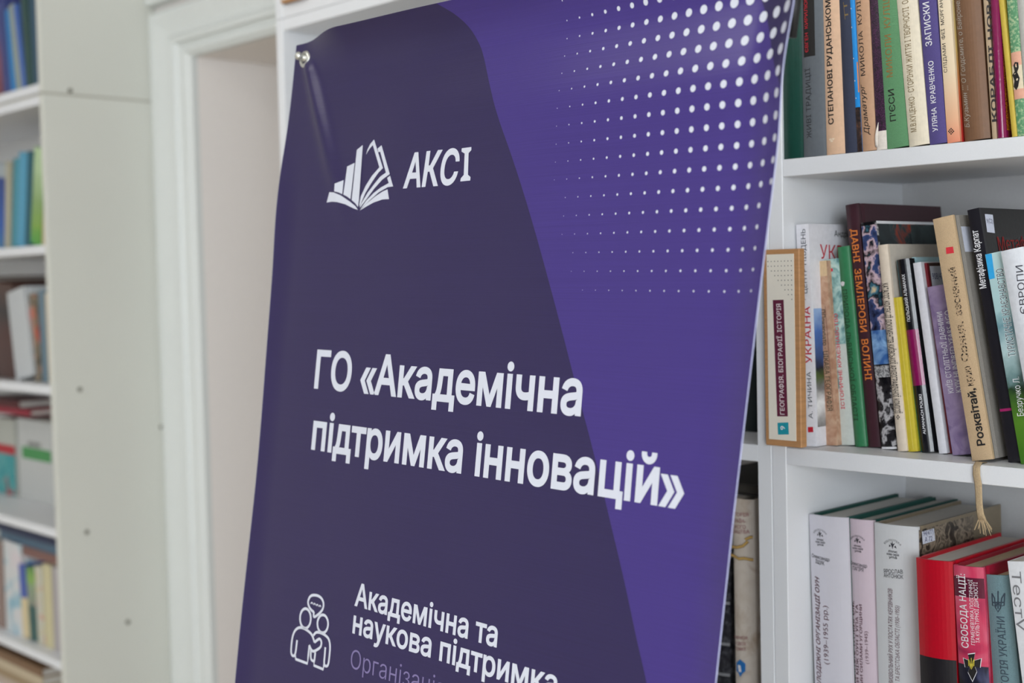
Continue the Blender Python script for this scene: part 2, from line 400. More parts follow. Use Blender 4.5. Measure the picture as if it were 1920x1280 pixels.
# ------------------------------------------------------------------ books
def book(label, zs, bl, br, tl, Y=None, d=0.14, h=None, bulge=0.0015, col=(200, 200, 200), cover=None, pages=PAGES, hard=True,
         rough=0.5, bump=0.15, cloth=False, group=None, m=None, mc=None, name='book', tmax=None, top_inset=None, cth=None):
    """bl, br, tl: photo points of the spine's bottom-left, bottom-right and top-left corners"""
    if Y is None: Y = onZ(bl[0], bl[1], zs).y
    P0 = onY(bl[0], bl[1], Y); P0.z = zs
    P1 = onY(tl[0], tl[1], Y)
    PR = onY(br[0], br[1], Y)
    lean = math.atan2(P1.x - P0.x, P1.z - P0.z)
    hh = h or (P1 - P0).length
    t = max(0.004, (PR.x - P0.x) * math.cos(lean))
    if tmax: t = min(t, tmax)
    d = min(d, 1.243 - Y)
    if lean > 0: P0.z += 0                      # leans right: stands on its right corner
    lift_ = abs(math.sin(lean)) * t if lean > 0 else 0
    e = empty(name, label, 'book', (P0.x, Y, zs + lift_ + 0.0002), group, (0, lean, 0))
    c = cth or (0.0022 if hard else 0.0006)
    M1 = m or mat('book_cloth' if cloth else 'book_cover', col, 0.75 if cloth else rough, 0.5 if cloth else bump, 1500 if cloth else 260, 0.10 if cloth else 0.05)
    M2 = mc or (mat('book_cloth' if cloth else 'book_cover', cover, 0.75 if cloth else rough, 0.5 if cloth else bump, 1500 if cloth else 260, 0.10 if cloth else 0.05) if cover else M1)
    def sp(x): 
        u = 2 * x / t - 1
        return -bulge * max(0, 1 - u * u)
    g = 0.0012 if hard and t > 0.012 else 0
    outer = [(0.0, d), (0.0, 0.010), (g, 0.0065), (0.0, 0.003)] if g else [(0.0, d), (0.0, 0.003)]
    K = 10
    outer += [(t * k / K, sp(t * k / K)) for k in range(K + 1)]
    n_sp = (len(outer) - K - 1, len(outer) - 1)
    outer += [(t, 0.003), (t - g, 0.0065), (t, 0.010), (t, d)] if g else [(t, 0.003), (t, d)]
    inner = []
    for (x, y) in outer:
        ix = min(max(x, c + g * 0.5), t - c - g * 0.5); iy = y if y > 0.002 else max(y, -9) + c
        inner.append((ix, iy))
    bm = bmesh.new()
    vo = [[bm.verts.new((x, y, z)) for x, y in outer] for z in (0, hh)]
    vi = [[bm.verts.new((x, y, z)) for x, y in inner] for z in (0, hh)]
    for i in range(len(outer) - 1):
        mi = 0 if n_sp[0] - 1 <= i <= n_sp[1] else 1
        for q in ((vo[0][i], vo[0][i + 1], vo[1][i + 1], vo[1][i]), (vi[0][i + 1], vi[0][i], vi[1][i], vi[1][i + 1]),
                  (vo[1][i], vo[1][i + 1], vi[1][i + 1], vi[1][i]), (vo[0][i + 1], vo[0][i], vi[0][i], vi[0][i + 1])):
            f = bm.faces.new(q); f.material_index = mi
    for j in (0, len(outer) - 1):
        bm.faces.new((vo[0][j], vi[0][j], vi[1][j], vo[1][j]))
    from_bm('cover', bm, [M1, M2], e)
    ins = top_inset if top_inset is not None else (0.003 if hard else 0.0002)
    bm = bmesh.new(); addbox(bm, c + g * .5 + 0.0001, t - c - g * .5 - 0.0001, 0.0030, d - ins - 0.001, ins, hh - ins)
    from_bm('pages', bm, pages, e)
    M = Matrix.Translation(e.location) @ Matrix.Rotation(lean, 4, 'Y')
    def flat(o, dd): k = -o.y / dd.y; q = o + dd * k; return (q.x, q.z)
    def flatc(o, dd): k = (t - o.x) / dd.x; q = o + dd * k; return (q.y, q.z)
    e_spine = Face(e, M, flat, lambda a, b, off: Vector((a, sp(min(max(a, 0), t)) - off, b)), step=max(0.003, t / 7))
    e_cov = Face(e, M, flatc, lambda a, b, off: Vector((t + off, a, b)))
    e_spine.t, e_spine.h, e_spine.d = t, hh, d
    return e, e_spine, e_cov

def Z1(x, y): return (1400 + x / 3.692, y / 3.692)
def Z2(x, y): return (1400 + x / 2.51, 370 + y / 2.51)
def Z3(x, y): return (1330 + x / 2.844, 830 + y / 2.844)
def ink(c, r=0.6): return mat('print_ink', c, r)
BLK = ink((30, 28, 28)); WHT = ink((225, 225, 228)); ORG = ink((190, 110, 50)); RED = ink((190, 30, 50))
def sy(f, y, x=None):            # height on the spine of a photo row
    return f.loc(x or 1500, y)[1]

# ---- top row of the right bookcase: flush with the shelf's front edge
G1 = 'books on the top row of the right bookcase'
Yt = YB + 0.004
def top(label, bl, br, tl, h, **k):
    return book(label, S1, Z1(*bl), Z1(*br), Z1(*tl), Y=k.pop('Y', Yt), h=h, group=G1, d=k.pop('d', 0.135), **k)
e, f, c = top('dark green glossy hardback, first book beside the banner edge', (254, 1097), (394, 1082), (238, 0), 0.208, col=(18, 62, 52), rough=0.3, bulge=0.003)
e, f, c = top('grey hardback with red lettering in a black box', (397, 1082), (553, 1068), (376, 0), 0.205, col=(92, 98, 104), bulge=0.003)
rect(f, 'black_label_box', f.t * .12, f.t * .66, sy(f, 396 / 3.692, 1516), f.h - 0.02, ink((24, 22, 22)))
text(f, 'red_lettering', 'ЄВГЕН  КИРИЛЮК', Z1(440, 362), Z1(432, -20), 0.0040, RED, bold=.005, off=0.0003)
text(f, 'title_lettering', 'ЖИВІ ТРАДИЦІЇ', Z1(463, 955), Z1(452, 472), 0.0058, ink((42, 44, 48)), off=0.0003)
e, f, c = top('peach paperback with bold black title and three small ivory triangles', (556, 1068), (683, 1055), (527, 0), 0.2, col=(214, 178, 148), cover=(196, 156, 150), bulge=0.0022, hard=False)
text(f, 'title_lettering', 'СТЕПАНОВІ РУДАНСЬКОМУ', Z1(612, 860), Z1(588, -48), 0.0058, BLK, bold=.025)
for (a, b) in ((575, 960), (600, 958), (588, 985)):
    pass
poly(f, 'triangle_ornament', [[Z1(575, 962), Z1(597, 958), Z1(586, 978)], [Z1(599, 958), Z1(620, 956), Z1(610, 974)], [Z1(588, 984), Z1(609, 982), Z1(597, 960)]], ink((232, 214, 190)))
e, f, c = top('worn navy blue cloth hardback with faded gilt', (684, 1055), (768, 1048), (636, 0), 0.2, col=(48, 54, 74), cloth=True, bulge=0.002)
text(f, 'gilt_lettering', 'тт', Z1(712, 130), Z1(700, 10), 0.0045, ink((120, 100, 60)))
e, f, c = top('thin bright blue booklet with white stars and a dark foot', (769, 1048), (803, 1043), (713, 0), 0.2, col=(40, 140, 215), rough=0.25, hard=False, bulge=0.0006)
rect(f, 'dark_photo', 0, f.t, 0, sy(f, 745 / 3.692, 1605), collage('dark_photo_print', [(0.35, (22, 20, 22)), (0.55, (60, 45, 40)), (0.68, (120, 80, 60))], 160))
rect(f, 'orange_photo', f.t * .8, f.t, sy(f, 640 / 3.692, 1608), sy(f, 430 / 3.692, 1606), ink((205, 130, 60)), off=0.0002)
bmx = []
for (a, b) in ((730, 190), (742, 405), (752, 560), (760, 680), (726, 60)):
    x, y = Z1(a, b); bmx.append([(x - 1, y), (x, y - 1.6), (x + 1, y), (x, y + 1.6)])
poly(f, 'star_print', bmx, WHT, 0.0003)
e, f, c = top('tan hardback with handwritten black title, its foot edge torn', (805, 1043), (900, 1036), (752, 0), 0.2, col=(186, 148, 118), cover=(176, 134, 106), bulge=0.0018)
text(f, 'script_lettering', 'Драматург', Z1(858, 935), Z1(822, 580), 0.0052, BLK, shear=0.35, bold=.004)
text(f, 'title_lettering', 'МИКОЛА  КУЛІШ', Z1(830, 522), Z1(792, -60), 0.0048, BLK)
e, f, c = top('black book patterned in purple, its foot torn to white paper', (903, 1036), (975, 1029), (852, 0), 0.2, m=collage('purple_pattern', [(0.45, (30, 26, 32)), (0.5, (110, 56, 104)), (0.54, (34, 28, 36))], 420, 3, 2), bulge=0.001, hard=False)
rect(f, 'torn_paper', 0.0, f.t, 0, sy(f, 905 / 3.692, 1655), mat('torn_paper', (222, 214, 204), 0.9, 0.5, 400, 0.08), off=0.0003)
rect(f, 'torn_edge', 0.0, f.t * .6, f.h * .88, f.h * .93, mat('torn_paper', (222, 214, 204), 0.9, 0.5, 400, 0.08), off=0.0003)
bm = bmesh.new()                                    # curled flap of torn paper sticking forward
n = 10; vs = []
for i in range(n + 1):
    s = i / n; a = -0.002 - 0.003 * math.sin(s * 2.2); 
    vs.append([bm.verts.new((a * .6 + 0.0005 + 0.006 * s, -0.001 - 0.002 * math.sin(s * math.pi * .9), 0.003 + 0.021 * s)), bm.verts.new((a * .6 + 0.0005 + 0.006 * s + 0.0038 * (1 - s) * (0.5 + s) + .0003, -0.0012 - 0.001 * s, 0.003 + 0.021 * s))])
for i in range(n): bm.faces.new((vs[i][0], vs[i][1], vs[i + 1][1], vs[i + 1][0]))
o = from_bm('paper_flap', bm, mat('torn_paper', (222, 214, 204), 0.9, 0.5, 400, 0.08), e, True)
md = o.modifiers.new('thickness', 'SOLIDIFY'); md.thickness = 0.0003
e, f, c = top('green cloth hardback with orange-brown title', (976, 1029), (1122, 1017), (890, 0), 0.2, col=(92, 142, 100), cloth=True, bulge=0.0012)
text(f, 'black_lettering', "П'ЄСИ", Z1(1040, 835), Z1(1024, 615), 0.0058, BLK, bold=.008)
text(f, 'orange_lettering', 'МИКОЛИ  КУЛІША', Z1(1018, 530), Z1(988, -80), 0.0062, ink((150, 104, 52)))
e, f, c = top('cream hardback with olive-brown lettering between green and purple books', (1127, 1016), (1268, 1002), (1039, 0), 0.2, col=(222, 212, 190), bulge=0.0025)
text(f, 'title_lettering', 'М.В.КУЦЕНКО · СТОРІНКИ ЖИТТЯ І ТВОРЧОСТІ  О.', Z1(1188, 910), Z1(1128, -8), 0.0060, ink((128, 108, 66)))
e, f, c = top('purple cloth hardback with white lettering', (1270, 1001), (1389, 990), (1192, 0), 0.195, col=(82, 72, 130), cloth=True, bulge=0.0015)
text(f, 'author_lettering', 'УЛЯНА  КРАВЧЕНКО', Z1(1330, 908), Z1(1298, 420), 0.0048, WHT, bold=.012)
text(f, 'title_lettering', 'ЗАПИСКИ', Z1(1290, 315), Z1(1268, 12), 0.0060, WHT, bold=.012)
GR = vgrad('cream_to_orange_print', [(0.0, (222, 140, 110)), (0.10, (226, 176, 140)), (0.3, (228, 208, 176)), (1.0, (228, 218, 196))], 0.2)
GRC = vgrad('yellow_to_red_print', [(0.0, (205, 50, 50)), (0.18, (215, 90, 60)), (0.4, (222, 190, 110)), (1.0, (226, 214, 180))], 0.2)
e, f, c = top('cream paperback fading to orange-red at its foot', (1391, 989), (1478, 981), (1323, 0), 0.19, m=GR, mc=GRC, bulge=0.0006, hard=False, Y=Yt - 0.0005)
text(f, 'title_lettering', 'СЛІДАМИ  ФЕЇ  МОРГАНИ', Z1(1392, 500), Z1(1358, -30), 0.0032, BLK)
def diamond(x, y, s): return [(x - s, y), (x, y - s), (x + s, y), (x, y + s)]
ox, oy = Z1(1418, 905)
poly(f, 'diamond_ornament', [diamond(ox + dx, oy + dy, 1.7) for dx, dy in ((0, -4), (-2.4, -1.6), (2.4, -1.6), (0, 1), (-2.4, 3.4), (2.4, 3.4), (0, 6), (-4.6, 1), (4.6, 1))], BLK)
e, f, c = top('thick brown hardback with pale script lettering', (1512, 978), (1690, 961), (1442, 0), 0.2, col=(116, 84, 60), bulge=0.0045, Y=Yt + 0.003)
text(f, 'script_lettering', 'Б.Кузьмин ||| О Голдсмите, о Байроне,', Z1(1560, 882), Z1(1490, 0), 0.0056, ink((178, 172, 162)), shear=0.35)
e, f, c = top('thin tan book with blotted dark letters, left of the magenta one', (1702, 960), (1734, 955), (1638, 0), 0.195, col=(178, 156, 128), bulge=0.0004, hard=False)
text(f, 'dark_lettering', 'КОРАБЛІ НОВА', Z1(1734, 840), Z1(1690, -60), 0.0040, ink((48, 44, 44)), bold=.03)
e, f, c = top('glossy magenta book with bright vertical glints', (1736, 955), (1800, 947), (1686, 0), 0.195, col=(122, 22, 74), rough=0.12, bulge=0.003, hard=False, cover=(110, 40, 40))
rect(c, 'orange_glitter_strip', 0.0005, 0.012, 0.006, 0.085, collage('orange_glitter', [(0.4, (90, 40, 20)), (0.5, (200, 120, 30)), (0.6, (100, 50, 20))], 600, 3, 0, rough=0.2))
e, f, c = top('slim plain yellow book right of the magenta one', (1838, 944), (1873, 940), (1745, 0), 0.2, col=(192, 168, 66), bulge=0.0006, hard=False, Y=Yt - 0.001)
e, f, c = top('book banded in green and pink with a black figure', (1875, 940), (1945, 935), (1800, 0), 0.195, col=(104, 150, 110), bulge=0.001, m=collage('green_weave', [(0.42, (84, 138, 98)), (0.5, (100, 150, 112)), (0.62, (160, 180, 140))], 500, 2, 0, rough=0.6))
PK = ink((214, 160, 136)); CR = ink((214, 200, 172))
for (y0, y1, mm) in ((455, 360, PK), (620, 455, CR), (690, 620, PK)):
    rect(f, 'spine_band', 0, f.t, sy(f, y0 / 3.692, 1905), sy(f, y1 / 3.692, 1905), mm)
poly(f, 'black_figure', [[Z1(1850, 455), Z1(1862, 430), Z1(1885, 432), Z1(1888, 470), Z1(1878, 500), Z1(1895, 540), Z1(1885, 600), Z1(1872, 625), Z1(1850, 600), Z1(1858, 560), Z1(1842, 520), Z1(1860, 495)]], BLK, 0.0004)
e, f, c = top('grey-white hardback at the right end of the top row', (1948, 935), (2010, 928), (1872, 0), 0.2, col=(176, 176, 170), bulge=0.001)
e, f, c = top('brown hardback past the grey-white one', (2012, 928), (2100, 918), (1950, 0), 0.2, col=(120, 84, 60), bulge=0.002)

# ---- shelf sign standing on the second shelf
PLY = mat('birch_plywood', (178, 132, 88), 0.6, 0.2, 40, 0.12, stretch=(1, 1, 8))
SIGNF = mat('cream_sign_print', (226, 220, 206), 0.6, 0.02, 200, 0.01)
def plain_face(e, t, yfront):
    M = Matrix.Translation(e.location)
    def flat(o, dd): k = (yfront - o.y) / dd.y; q = o + dd * k; return (q.x, q.z)
    f = Face(e, M, flat, lambda a, b, off: Vector((a, yfront - off, b)))
    return f
def sign(label, x0, x1, z0, z1, inb=0.006, ins=0.0045):
    e = empty('shelf_sign', label, 'sign', (x0, YB - 0.0095, z0), 'wooden shelf signs')
    w_, h_ = x1 - x0, z1 - z0
    boxobj('board', 0, w_, 0, 0.009, 0, h_, PLY, e, 0.0008)
    boxobj('printed_face', ins, w_ - ins - 0.001, -0.0006, 0.0001, inb, h_ - 0.0045, SIGNF, e, 0)
    return e, plain_face(e, w_, -0.0006)
e, f = sign('narrow cream shelf sign in a wooden frame with a maroon strip and teal number square', -0.7462, -0.7062, H - 0.1592, H + 0.0232)
def ZS(x, y): return (1400 + x / 2.51, 370 + y / 2.51)
poly(f, 'maroon_strip', [[ZS(123, 483), ZS(174, 481), ZS(194, 1030), ZS(144, 1030)]], ink((96, 28, 56)), 0.0001)
text(f, 'strip_lettering', 'ГЕОГРАФІЯ. БІОГРАФІЇ. ІСТОРІЯ', ZS(179, 1022), ZS(161, 500), 0.0049, ink((225, 215, 215)), bold=.012, off=0.0002)
poly(f, 'teal_square', [[ZS(145, 1060), ZS(196, 1058), ZS(199, 1115), ZS(148, 1116)]], ink((24, 146, 162)), 0.0001)
text(f, 'number', '9', ZS(181, 1094), ZS(180, 1075), 0.0052, WHT, off=0.0002, bold=.01)
dots = []
for j in range(10):
    for i in range(9 - j + 1 if j else 9):
        x, y = 0.0375 - 0.0055 - 0.0037 * i, 0.1824 - 0.011 - 0.0044 * j
        if i <= 8 - j + (1 if j < 2 else 0) and x > 0.006:
            dots.append([(x + 0.00055 * math.cos(k * 1.047), y + 0.00055 * math.sin(k * 1.047)) for k in range(6)])
poly(f, 'dot_triangle', dots, ink((70, 66, 62)), 0.0001, False)
q0 = onY(526, 14, YB - 0.01)
e, f = sign('second wooden-framed sign above the banner, cut by the top edge', q0.x, q0.x + 0.05, JT + 0.0175, JT + 0.20, 0.0035, 0.0035)

# ---- second row of the right bookcase
G2 = 'books on the middle row of the right bookcase'
def mid(label, bl, br, tl, **k):
    return book(label, S2, Z2(*bl), Z2(*br), Z2(*tl), group=G2, **k)
e, f, c = mid('tall white paperback with red and dark lettering beside the wooden sign', (270, 1152), (337, 1155), (232, 130), col=(222, 222, 228), hard=False, bulge=0.0004, rough=0.35, d=0.145, Y=1.053, tmax=0.0138)
text(f, 'author_lettering', 'А. ТИЧИНА', Z2(313, 1040), Z2(303, 820), 0.0045, ink((50, 58, 70)))
text(f, 'red_lettering', 'УКРАЇНА', Z2(308, 780), Z2(298, 512), 0.0068, RED, bold=.01)
text(f, 'title_lettering', '·  ЦЕНТР·ПІВДЕНЬ', Z2(288, 482), Z2(277, 148), 0.0050, ink((50, 58, 70)))
poly(f, 'red_square', [[Z2(289, 1080), Z2(313, 1079), Z2(315, 1104), Z2(290, 1105)]], RED)
text(c, 'cover_author', 'Андрій', Z2(412, 183), Z2(490, 187), 0.0055, BLK, bold=.005)
text(c, 'cover_title', 'УКРАЇНА', Z2(345, 288), Z2(600, 300), 0.0135, RED)
rect(c, 'cover_picture', 0.003, 0.12, 0.018, f.h * .62, vgrad('landscape_print', [(0.08, (30, 30, 34)), (0.3, (235, 235, 235)), (0.42, (120, 120, 120)), (0.5, (70, 90, 40)), (0.56, (24, 26, 40)), (0.8, (70, 110, 180)), (1, (150, 180, 220))], 0.13, 0.2, 90))
e, f, c = mid('slim tan paperback with a framed old-style title', (371, 1155), (428, 1160), (319, 303), hard=False, bulge=0.0005,
              m=collage('brown_map_print', [(0.35, (168, 126, 100)), (0.5, (182, 144, 118)), (0.66, (194, 160, 134))], 120), d=0.14, Y=1.0695)
rect(f, 'cream_top_band', 0, f.t, sy(f, Z2(0, 372)[1], 1535), f.h, ink((206, 178, 140)))
strokes(f, 'title_frame', [[Z2(340, 512), Z2(371, 512), Z2(410, 1005), Z2(380, 1007)]], 0.0004, ink((110, 60, 50)), closed=True)
text(f, 'title_lettering', 'ППокарпато · ЦІКАВА ГЕОГРАФІЯ', Z2(347, 528), Z2(383, 1003), 0.0052, ink((56, 60, 46)), bold=.006)
e, f, c = mid('pale teal paperback with red lettering, shorter than the green book', (429, 1165), (507, 1169), (357, 296), col=(200, 208, 202), hard=False, bulge=0.0005, d=0.14, Y=1.077)
TE = collage('teal_etching_print', [(0.35, (90, 130, 132)), (0.5, (140, 182, 180)), (0.66, (190, 215, 208))], 110, 8)
rect(f, 'etching_print', 0, f.t, sy(f, Z2(0, 690)[1], 1575), f.h, TE)
rect(f, 'etching_print', 0, f.t * .42, sy(f, Z2(0, 900)[1], 1575), sy(f, Z2(0, 690)[1], 1575), TE)
text(f, 'red_lettering', 'ІСТОРИЧНЕ КРАЄЗНАВСТВО', Z2(464, 995), Z2(429, 545), 0.0038, ink((205, 40, 70)), bold=.012, off=.0003)
text(f, 'volume_number', '1', Z2(408, 348), Z2(407, 333), 0.0038, ink((205, 40, 70)), off=.0003)
e, f, c = mid('narrow green hardback with a white blot near its top', (511, 1173), (566, 1178), (427, 236), col=(52, 120, 80), bulge=0.002, rough=0.35, d=0.135)
text(f, 'title_lettering', 'ПРИРОДА ЛЬВІВСЬКОЇ ОБЛАСТІ', Z2(455, 435), Z2(508, 1050), 0.0052, ink((36, 62, 40)), off=.0003)
bx, by = Z2(456, 406); poly(f, 'paint_blot', [[(bx + (4.4 + (i % 3)) * math.cos(i * .7) * .9, by + 4.6 * math.sin(i * .7)) for i in range(9)]], WHT, 0.0003)
e, f, c = mid('tall dark maroon hardback with orange lettering', (572, 1176), (632, 1180), (465, 38), col=(64, 36, 44), bulge=0.0015, rough=0.35, d=0.15)
text(f, 'orange_lettering', 'ДАВНІ  ЗЕМЛЕРОБИ  ВОЛИНІ', Z2(493, 150), Z2(563, 860), 0.0066, ink((214, 122, 52)), bold=.015, off=.0003)
e, f, c = mid('paperback with a colour picture collage on its spine', (637, 1185), (708, 1190), (539, 122), hard=False, bulge=0.0008, d=0.14,
              m=collage('bw_photo_print', [(0.38, (20, 20, 22)), (0.5, (44, 42, 44)), (0.55, (190, 188, 190)), (0.62, (30, 30, 32)), (0.7, (120, 118, 120))], 70, 5, 0.3, rough=0.2),
              mc=collage('cover_art_print', [(0.32, (26, 34, 38)), (0.5, (38, 52, 54)), (0.56, (150, 50, 24)), (0.62, (24, 22, 20)), (0.72, (190, 130, 60))], 34, 4, 1, rough=0.2))
def zf(yy, x): return sy(f, Z2(0, yy)[1], x)
rect(f, 'colour_photo', 0, f.t, zf(645, 1640), f.h - 0.003, collage('colour_photo_print', [(0.3, (24, 24, 40)), (0.46, (60, 76, 120)), (0.50, (205, 180, 190)), (0.58, (22, 20, 24)), (0.66, (70, 120, 140)), (0.75, (210, 190, 150))], 60, 4, 0.2, rough=0.2))
rect(f, 'blue_photo', 0, f.t, zf(785, 1650), zf(625, 1645), collage('blue_cloth_print', [(0.35, (60, 100, 160)), (0.55, (140, 180, 220)), (0.68, (200, 220, 235))], 60, 3, 0.5, rough=0.2), off=.0002)
rect(f, 'grey_speckle', 0, f.t, zf(845, 1660), zf(790, 1660), collage('speckle_print', [(0.4, (90, 90, 92)), (0.6, (190, 190, 190))], 700, 2, 0), off=.0002)
rect(f, 'white_foot_strip', 0, f.t, 0, 0.002, WHT, off=.0002)
rect(c, 'white_border_line', 0.0, 0.14, f.h - 0.0025, f.h, WHT, off=.0003)
rect(c, 'dark_green_panel', 0.060, 0.14, f.h - 0.06, f.h - 0.003, collage('dark_green_print', [(0.4, (26, 38, 40)), (0.6, (46, 62, 64))], 60), off=.0002)
rect(c, 'panel_line', 0.0590, 0.0597, f.h - 0.06, f.h - 0.003, ink((90, 100, 100)), off=.0003)
e, f, c = mid('cream hardback with condensed black ornamental lettering', (712, 1195), (757, 1197), (619, 227), col=(214, 200, 182), cover=(196, 188, 176), bulge=0.0012, d=0.13)
text(f, 'title_lettering', 'КАТАЛОГ КОЛЕКЦІЇ ДОКУМЕНТІВ КИЇВСЬКОЇ АРХЕОГРАФІЧНОЇ КОМІСІЇ', Z2(640, 405), Z2(700, 1016), 0.0060, BLK, bold=.012, off=.0003)
ox, oy = Z2(716, 1033); poly(f, 'ornament', [diamond(ox + dx, oy + dy, 1.6) for dx, dy in ((0, -3), (-2.2, 0), (2.2, 0), (0, 3))], BLK, .0003)
e, f, c = mid('short mustard yellow book in front of the cream one', (758, 1197), (806, 1197), (680, 475), col=(196, 178, 52), cover=(150, 160, 50), bulge=0.001, hard=False, d=0.12)
rect(f, 'edge_crease', f.t * .62, f.t * .66, 0.002, f.h, ink((222, 206, 110)), off=.0002)
e, f, c = mid('glossy black book with a magenta band', (823, 1200), (884, 1206), (706, 297), col=(26, 26, 30), bulge=0.0030, rough=0.15, hard=False, d=0.14)
rect(f, 'magenta_band', 0, f.t, zf(885, 1720), zf(622, 1710), ink((130, 22, 82), 0.2))
rect(f, 'teal_edge_line', 0, f.t * .07, 0, f.h, ink((40, 130, 150), 0.2), off=.0003)
text(f, 'white_lettering', 'ALMANACH POLSKI', Z2(851, 1112), Z2(830, 925), 0.0024, WHT, bold=.01, off=.0003)
text(f, 'white_lettering', 'ПОЛЬСЬКИЙ АЛЬМАНАХ', Z2(779, 582), Z2(752, 360), 0.0030, WHT, bold=.01, off=.0003)
e, f, c = mid('thin pale blue booklet squeezed behind the black and magenta book', (885, 1206), (904, 1206), (776, 284), hard=False, bulge=0.0002, d=0.12, Y=1.086, tmax=0.003,
              m=vgrad('pale_blue_dark_print', [(0.0, (24, 24, 26)), (0.42, (70, 90, 60)), (0.55, (30, 36, 36)), (0.62, (150, 190, 200)), (1.0, (176, 208, 214))], 0.2, 0.25, 200))
e, f, c = mid('thin plain white paperback left of the dark red one', (906, 1207), (944, 1209), (783, 311), hard=False, bulge=0.0006, col=(214, 214, 220), d=0.135)
e, f, c = mid('thin dark red book with a small call label', (946, 1206), (965, 1206), (828, 312), hard=False, bulge=0.0002, col=(112, 22, 34), cover=(70, 50, 44), d=0.13)
rect(c, 'call_label', 0.004, 0.034, f.h - 0.030, f.h - 0.003, ink((205, 210, 222)), off=.0002)
text(c, 'label_writing', '908(477)', (0.006, f.h - 0.015), (0.03, f.h - 0.015), 0.006, ink((80, 90, 130)), pix=False, off=.0003)
rect(c, 'cover_photo', 0.004, 0.06, f.h - 0.06, f.h - 0.031, collage('green_photo_print', [(0.4, (26, 34, 30)), (0.6, (70, 90, 80))], 90), off=.0002)
e, f, c = mid('lilac book with pale two-language lettering', (970, 1215), (1058, 1222), (850, 424), hard=False, bulge=0.001, col=(148, 130, 164), d=0.12, m=collage('lilac_print', [(0.35, (120, 102, 140)), (0.5, (146, 128, 162)), (0.68, (160, 142, 174))], 60, 8))
text(f, 'pale_lettering', 'КИЇВ СТОЛІТНЬОЇ ДАВНИНИ', Z2(978, 918), Z2(922, 537), 0.0052, WHT, off=.0003)
text(f, 'pale_lettering', 'KYIV HUNDRED YEARS AGO', Z2(1012, 915), Z2(956, 530), 0.0050, WHT, off=.0003)
e, f, c = mid('tall beige cloth book with worn black lettering and a red square', (1062, 1241), (1163, 1243), (876, 105), col=(190, 164, 130), cover=(136, 132, 126), cloth=True, bulge=0.0012, pages=PAGES_OLD, d=0.15, Y=1.052)
beige = e
for (s_, a, b) in (('Розквітай,', (1848.5, 834), (1829, 727)), ('краю', (1827.5, 722), (1821, 685)), ('Сонця,', (1819, 676), (1806.5, 602)), ('весняний', (1806, 590), (1793, 500))):
    text(f, 'worn_lettering', s_, a, b, 0.0068, BLK if s_[0] == 'Р' else collage('worn_black_print', [(0.46, (36, 32, 30)), (0.52, (186, 160, 128))], 900, 3, 0.5), bold=.028 if s_[0] == 'Р' else .02, off=.0004)
poly(f, 'red_square', [[(1775, 464), (1788, 462), (1790, 474), (1776, 476)]], ink((205, 48, 60)), .0003)
rect(c, 'call_label', 0.010, 0.028, f.h - 0.032, f.h - 0.010, ink((205, 210, 225)), off=.0002)
# woven bookmark ribbon hanging out of the beige book over the shelf edge
bm = bmesh.new()
Mi = (Matrix.Translation(e.location) @ Matrix.Rotation(e.rotation_euler.y, 4, 'Y')).inverted()
ys = YB - 0.0035
path = []
for (x, y, Y, wd) in ((1845, 866, 1.052, .0062), (1836, 868, 1.040, .0062), (1831, 874, 1.0325, .0064), (1831, 890, 1.0315, .0066), (1834, 906, 1.0313, .0066), (1835, 925, 1.0315, .0062), (1836, 945, 1.032, .0062), (1838, 962, 1.032, .0066), (1842, 975, 1.032, .0078)):
    path.append((onY(x, y, Y), wd))
path[0][0].z = S2 + 0.0004; path[1][0].z = S2 + 0.0022; path[2][0].z = S2 - 0.001
NB = 6; rows_ = []
for (P, wd) in path:
    rr = []
    for k in range(NB + 1):
        u = k / NB - .5
        rr.append(bm.verts.new(Mi @ (P + Vector((u * wd, -0.0006 * (1 - 4 * u * u) - 0.0004 * (k % 2), 0)))))
    rows_.append(rr)
for i in range(len(rows_) - 1):
    for k in range(NB): bm.faces.new((rows_[i][k], rows_[i][k + 1], rows_[i + 1][k + 1], rows_[i + 1][k]))
RIB = mat('woven_cord', (176, 154, 122), 0.85, 0.9, 900, 0.2, stretch=(2, 1, 0.7))
o = from_bm('ribbon_bookmark', bm, RIB, e, True); md = o.modifiers.new('thickness', 'SOLIDIFY'); md.thickness = 0.0008
bm = bmesh.new(); random.seed(4)                    # frayed end
Pe = path[-1][0]
for k in range(16):
    u = (k / 15 - .5) * .0074; a = Pe + Vector((u, 0, 0)); b_ = a + Vector((u * 1.0 + random.uniform(-.002, .002) + .0015, random.uniform(-.001, .001), -random.uniform(.006, .013)))
    v = [bm.verts.new(Mi @ (a + Vector((s * .00035, 0, 0)))) for s in (-1, 1)] + [bm.verts.new(Mi @ (b_ + Vector((s * .00018, 0, 0)))) for s in (1, -1)]
    bm.faces.new(v)
o = from_bm('ribbon_fringe', bm, RIB, e); md = o.modifiers.new('thickness', 'SOLIDIFY'); md.thickness = 0.0003
e, f, c = mid('tall black paperback with white serif-like lettering and a thin magenta line', (1232, 1228), (1290, 1236), (1038, 62), col=(32, 31, 36), cover=(18, 17, 19), hard=False, bulge=0.0004, rough=0.3, d=0.15, Y=1.062)
text(f, 'white_lettering', 'Метафізика Карпат', Z2(1130, 425), Z2(1089, 152), 0.0062, WHT, bold=.015, off=.0003)
rect(f, 'magenta_line', 0, f.t, zf(1007, 1880), zf(994, 1880), ink((150, 24, 92)))
poly(c, 'call_label', [[(1846, 401), (1861, 402.5), (1865, 437), (1850.5, 435)]], ink((205, 210, 225)), .0002)
text(c, 'label_writing', '9(С2)', (1850, 418), (1862, 419), 0.004, ink((60, 60, 90)), off=.0003)
text(c, 'red_lettering', 'Метафізика', (1873, 470), (1962, 466), 0.0120, ink((130, 26, 26)), off=.0003, bold=.005)
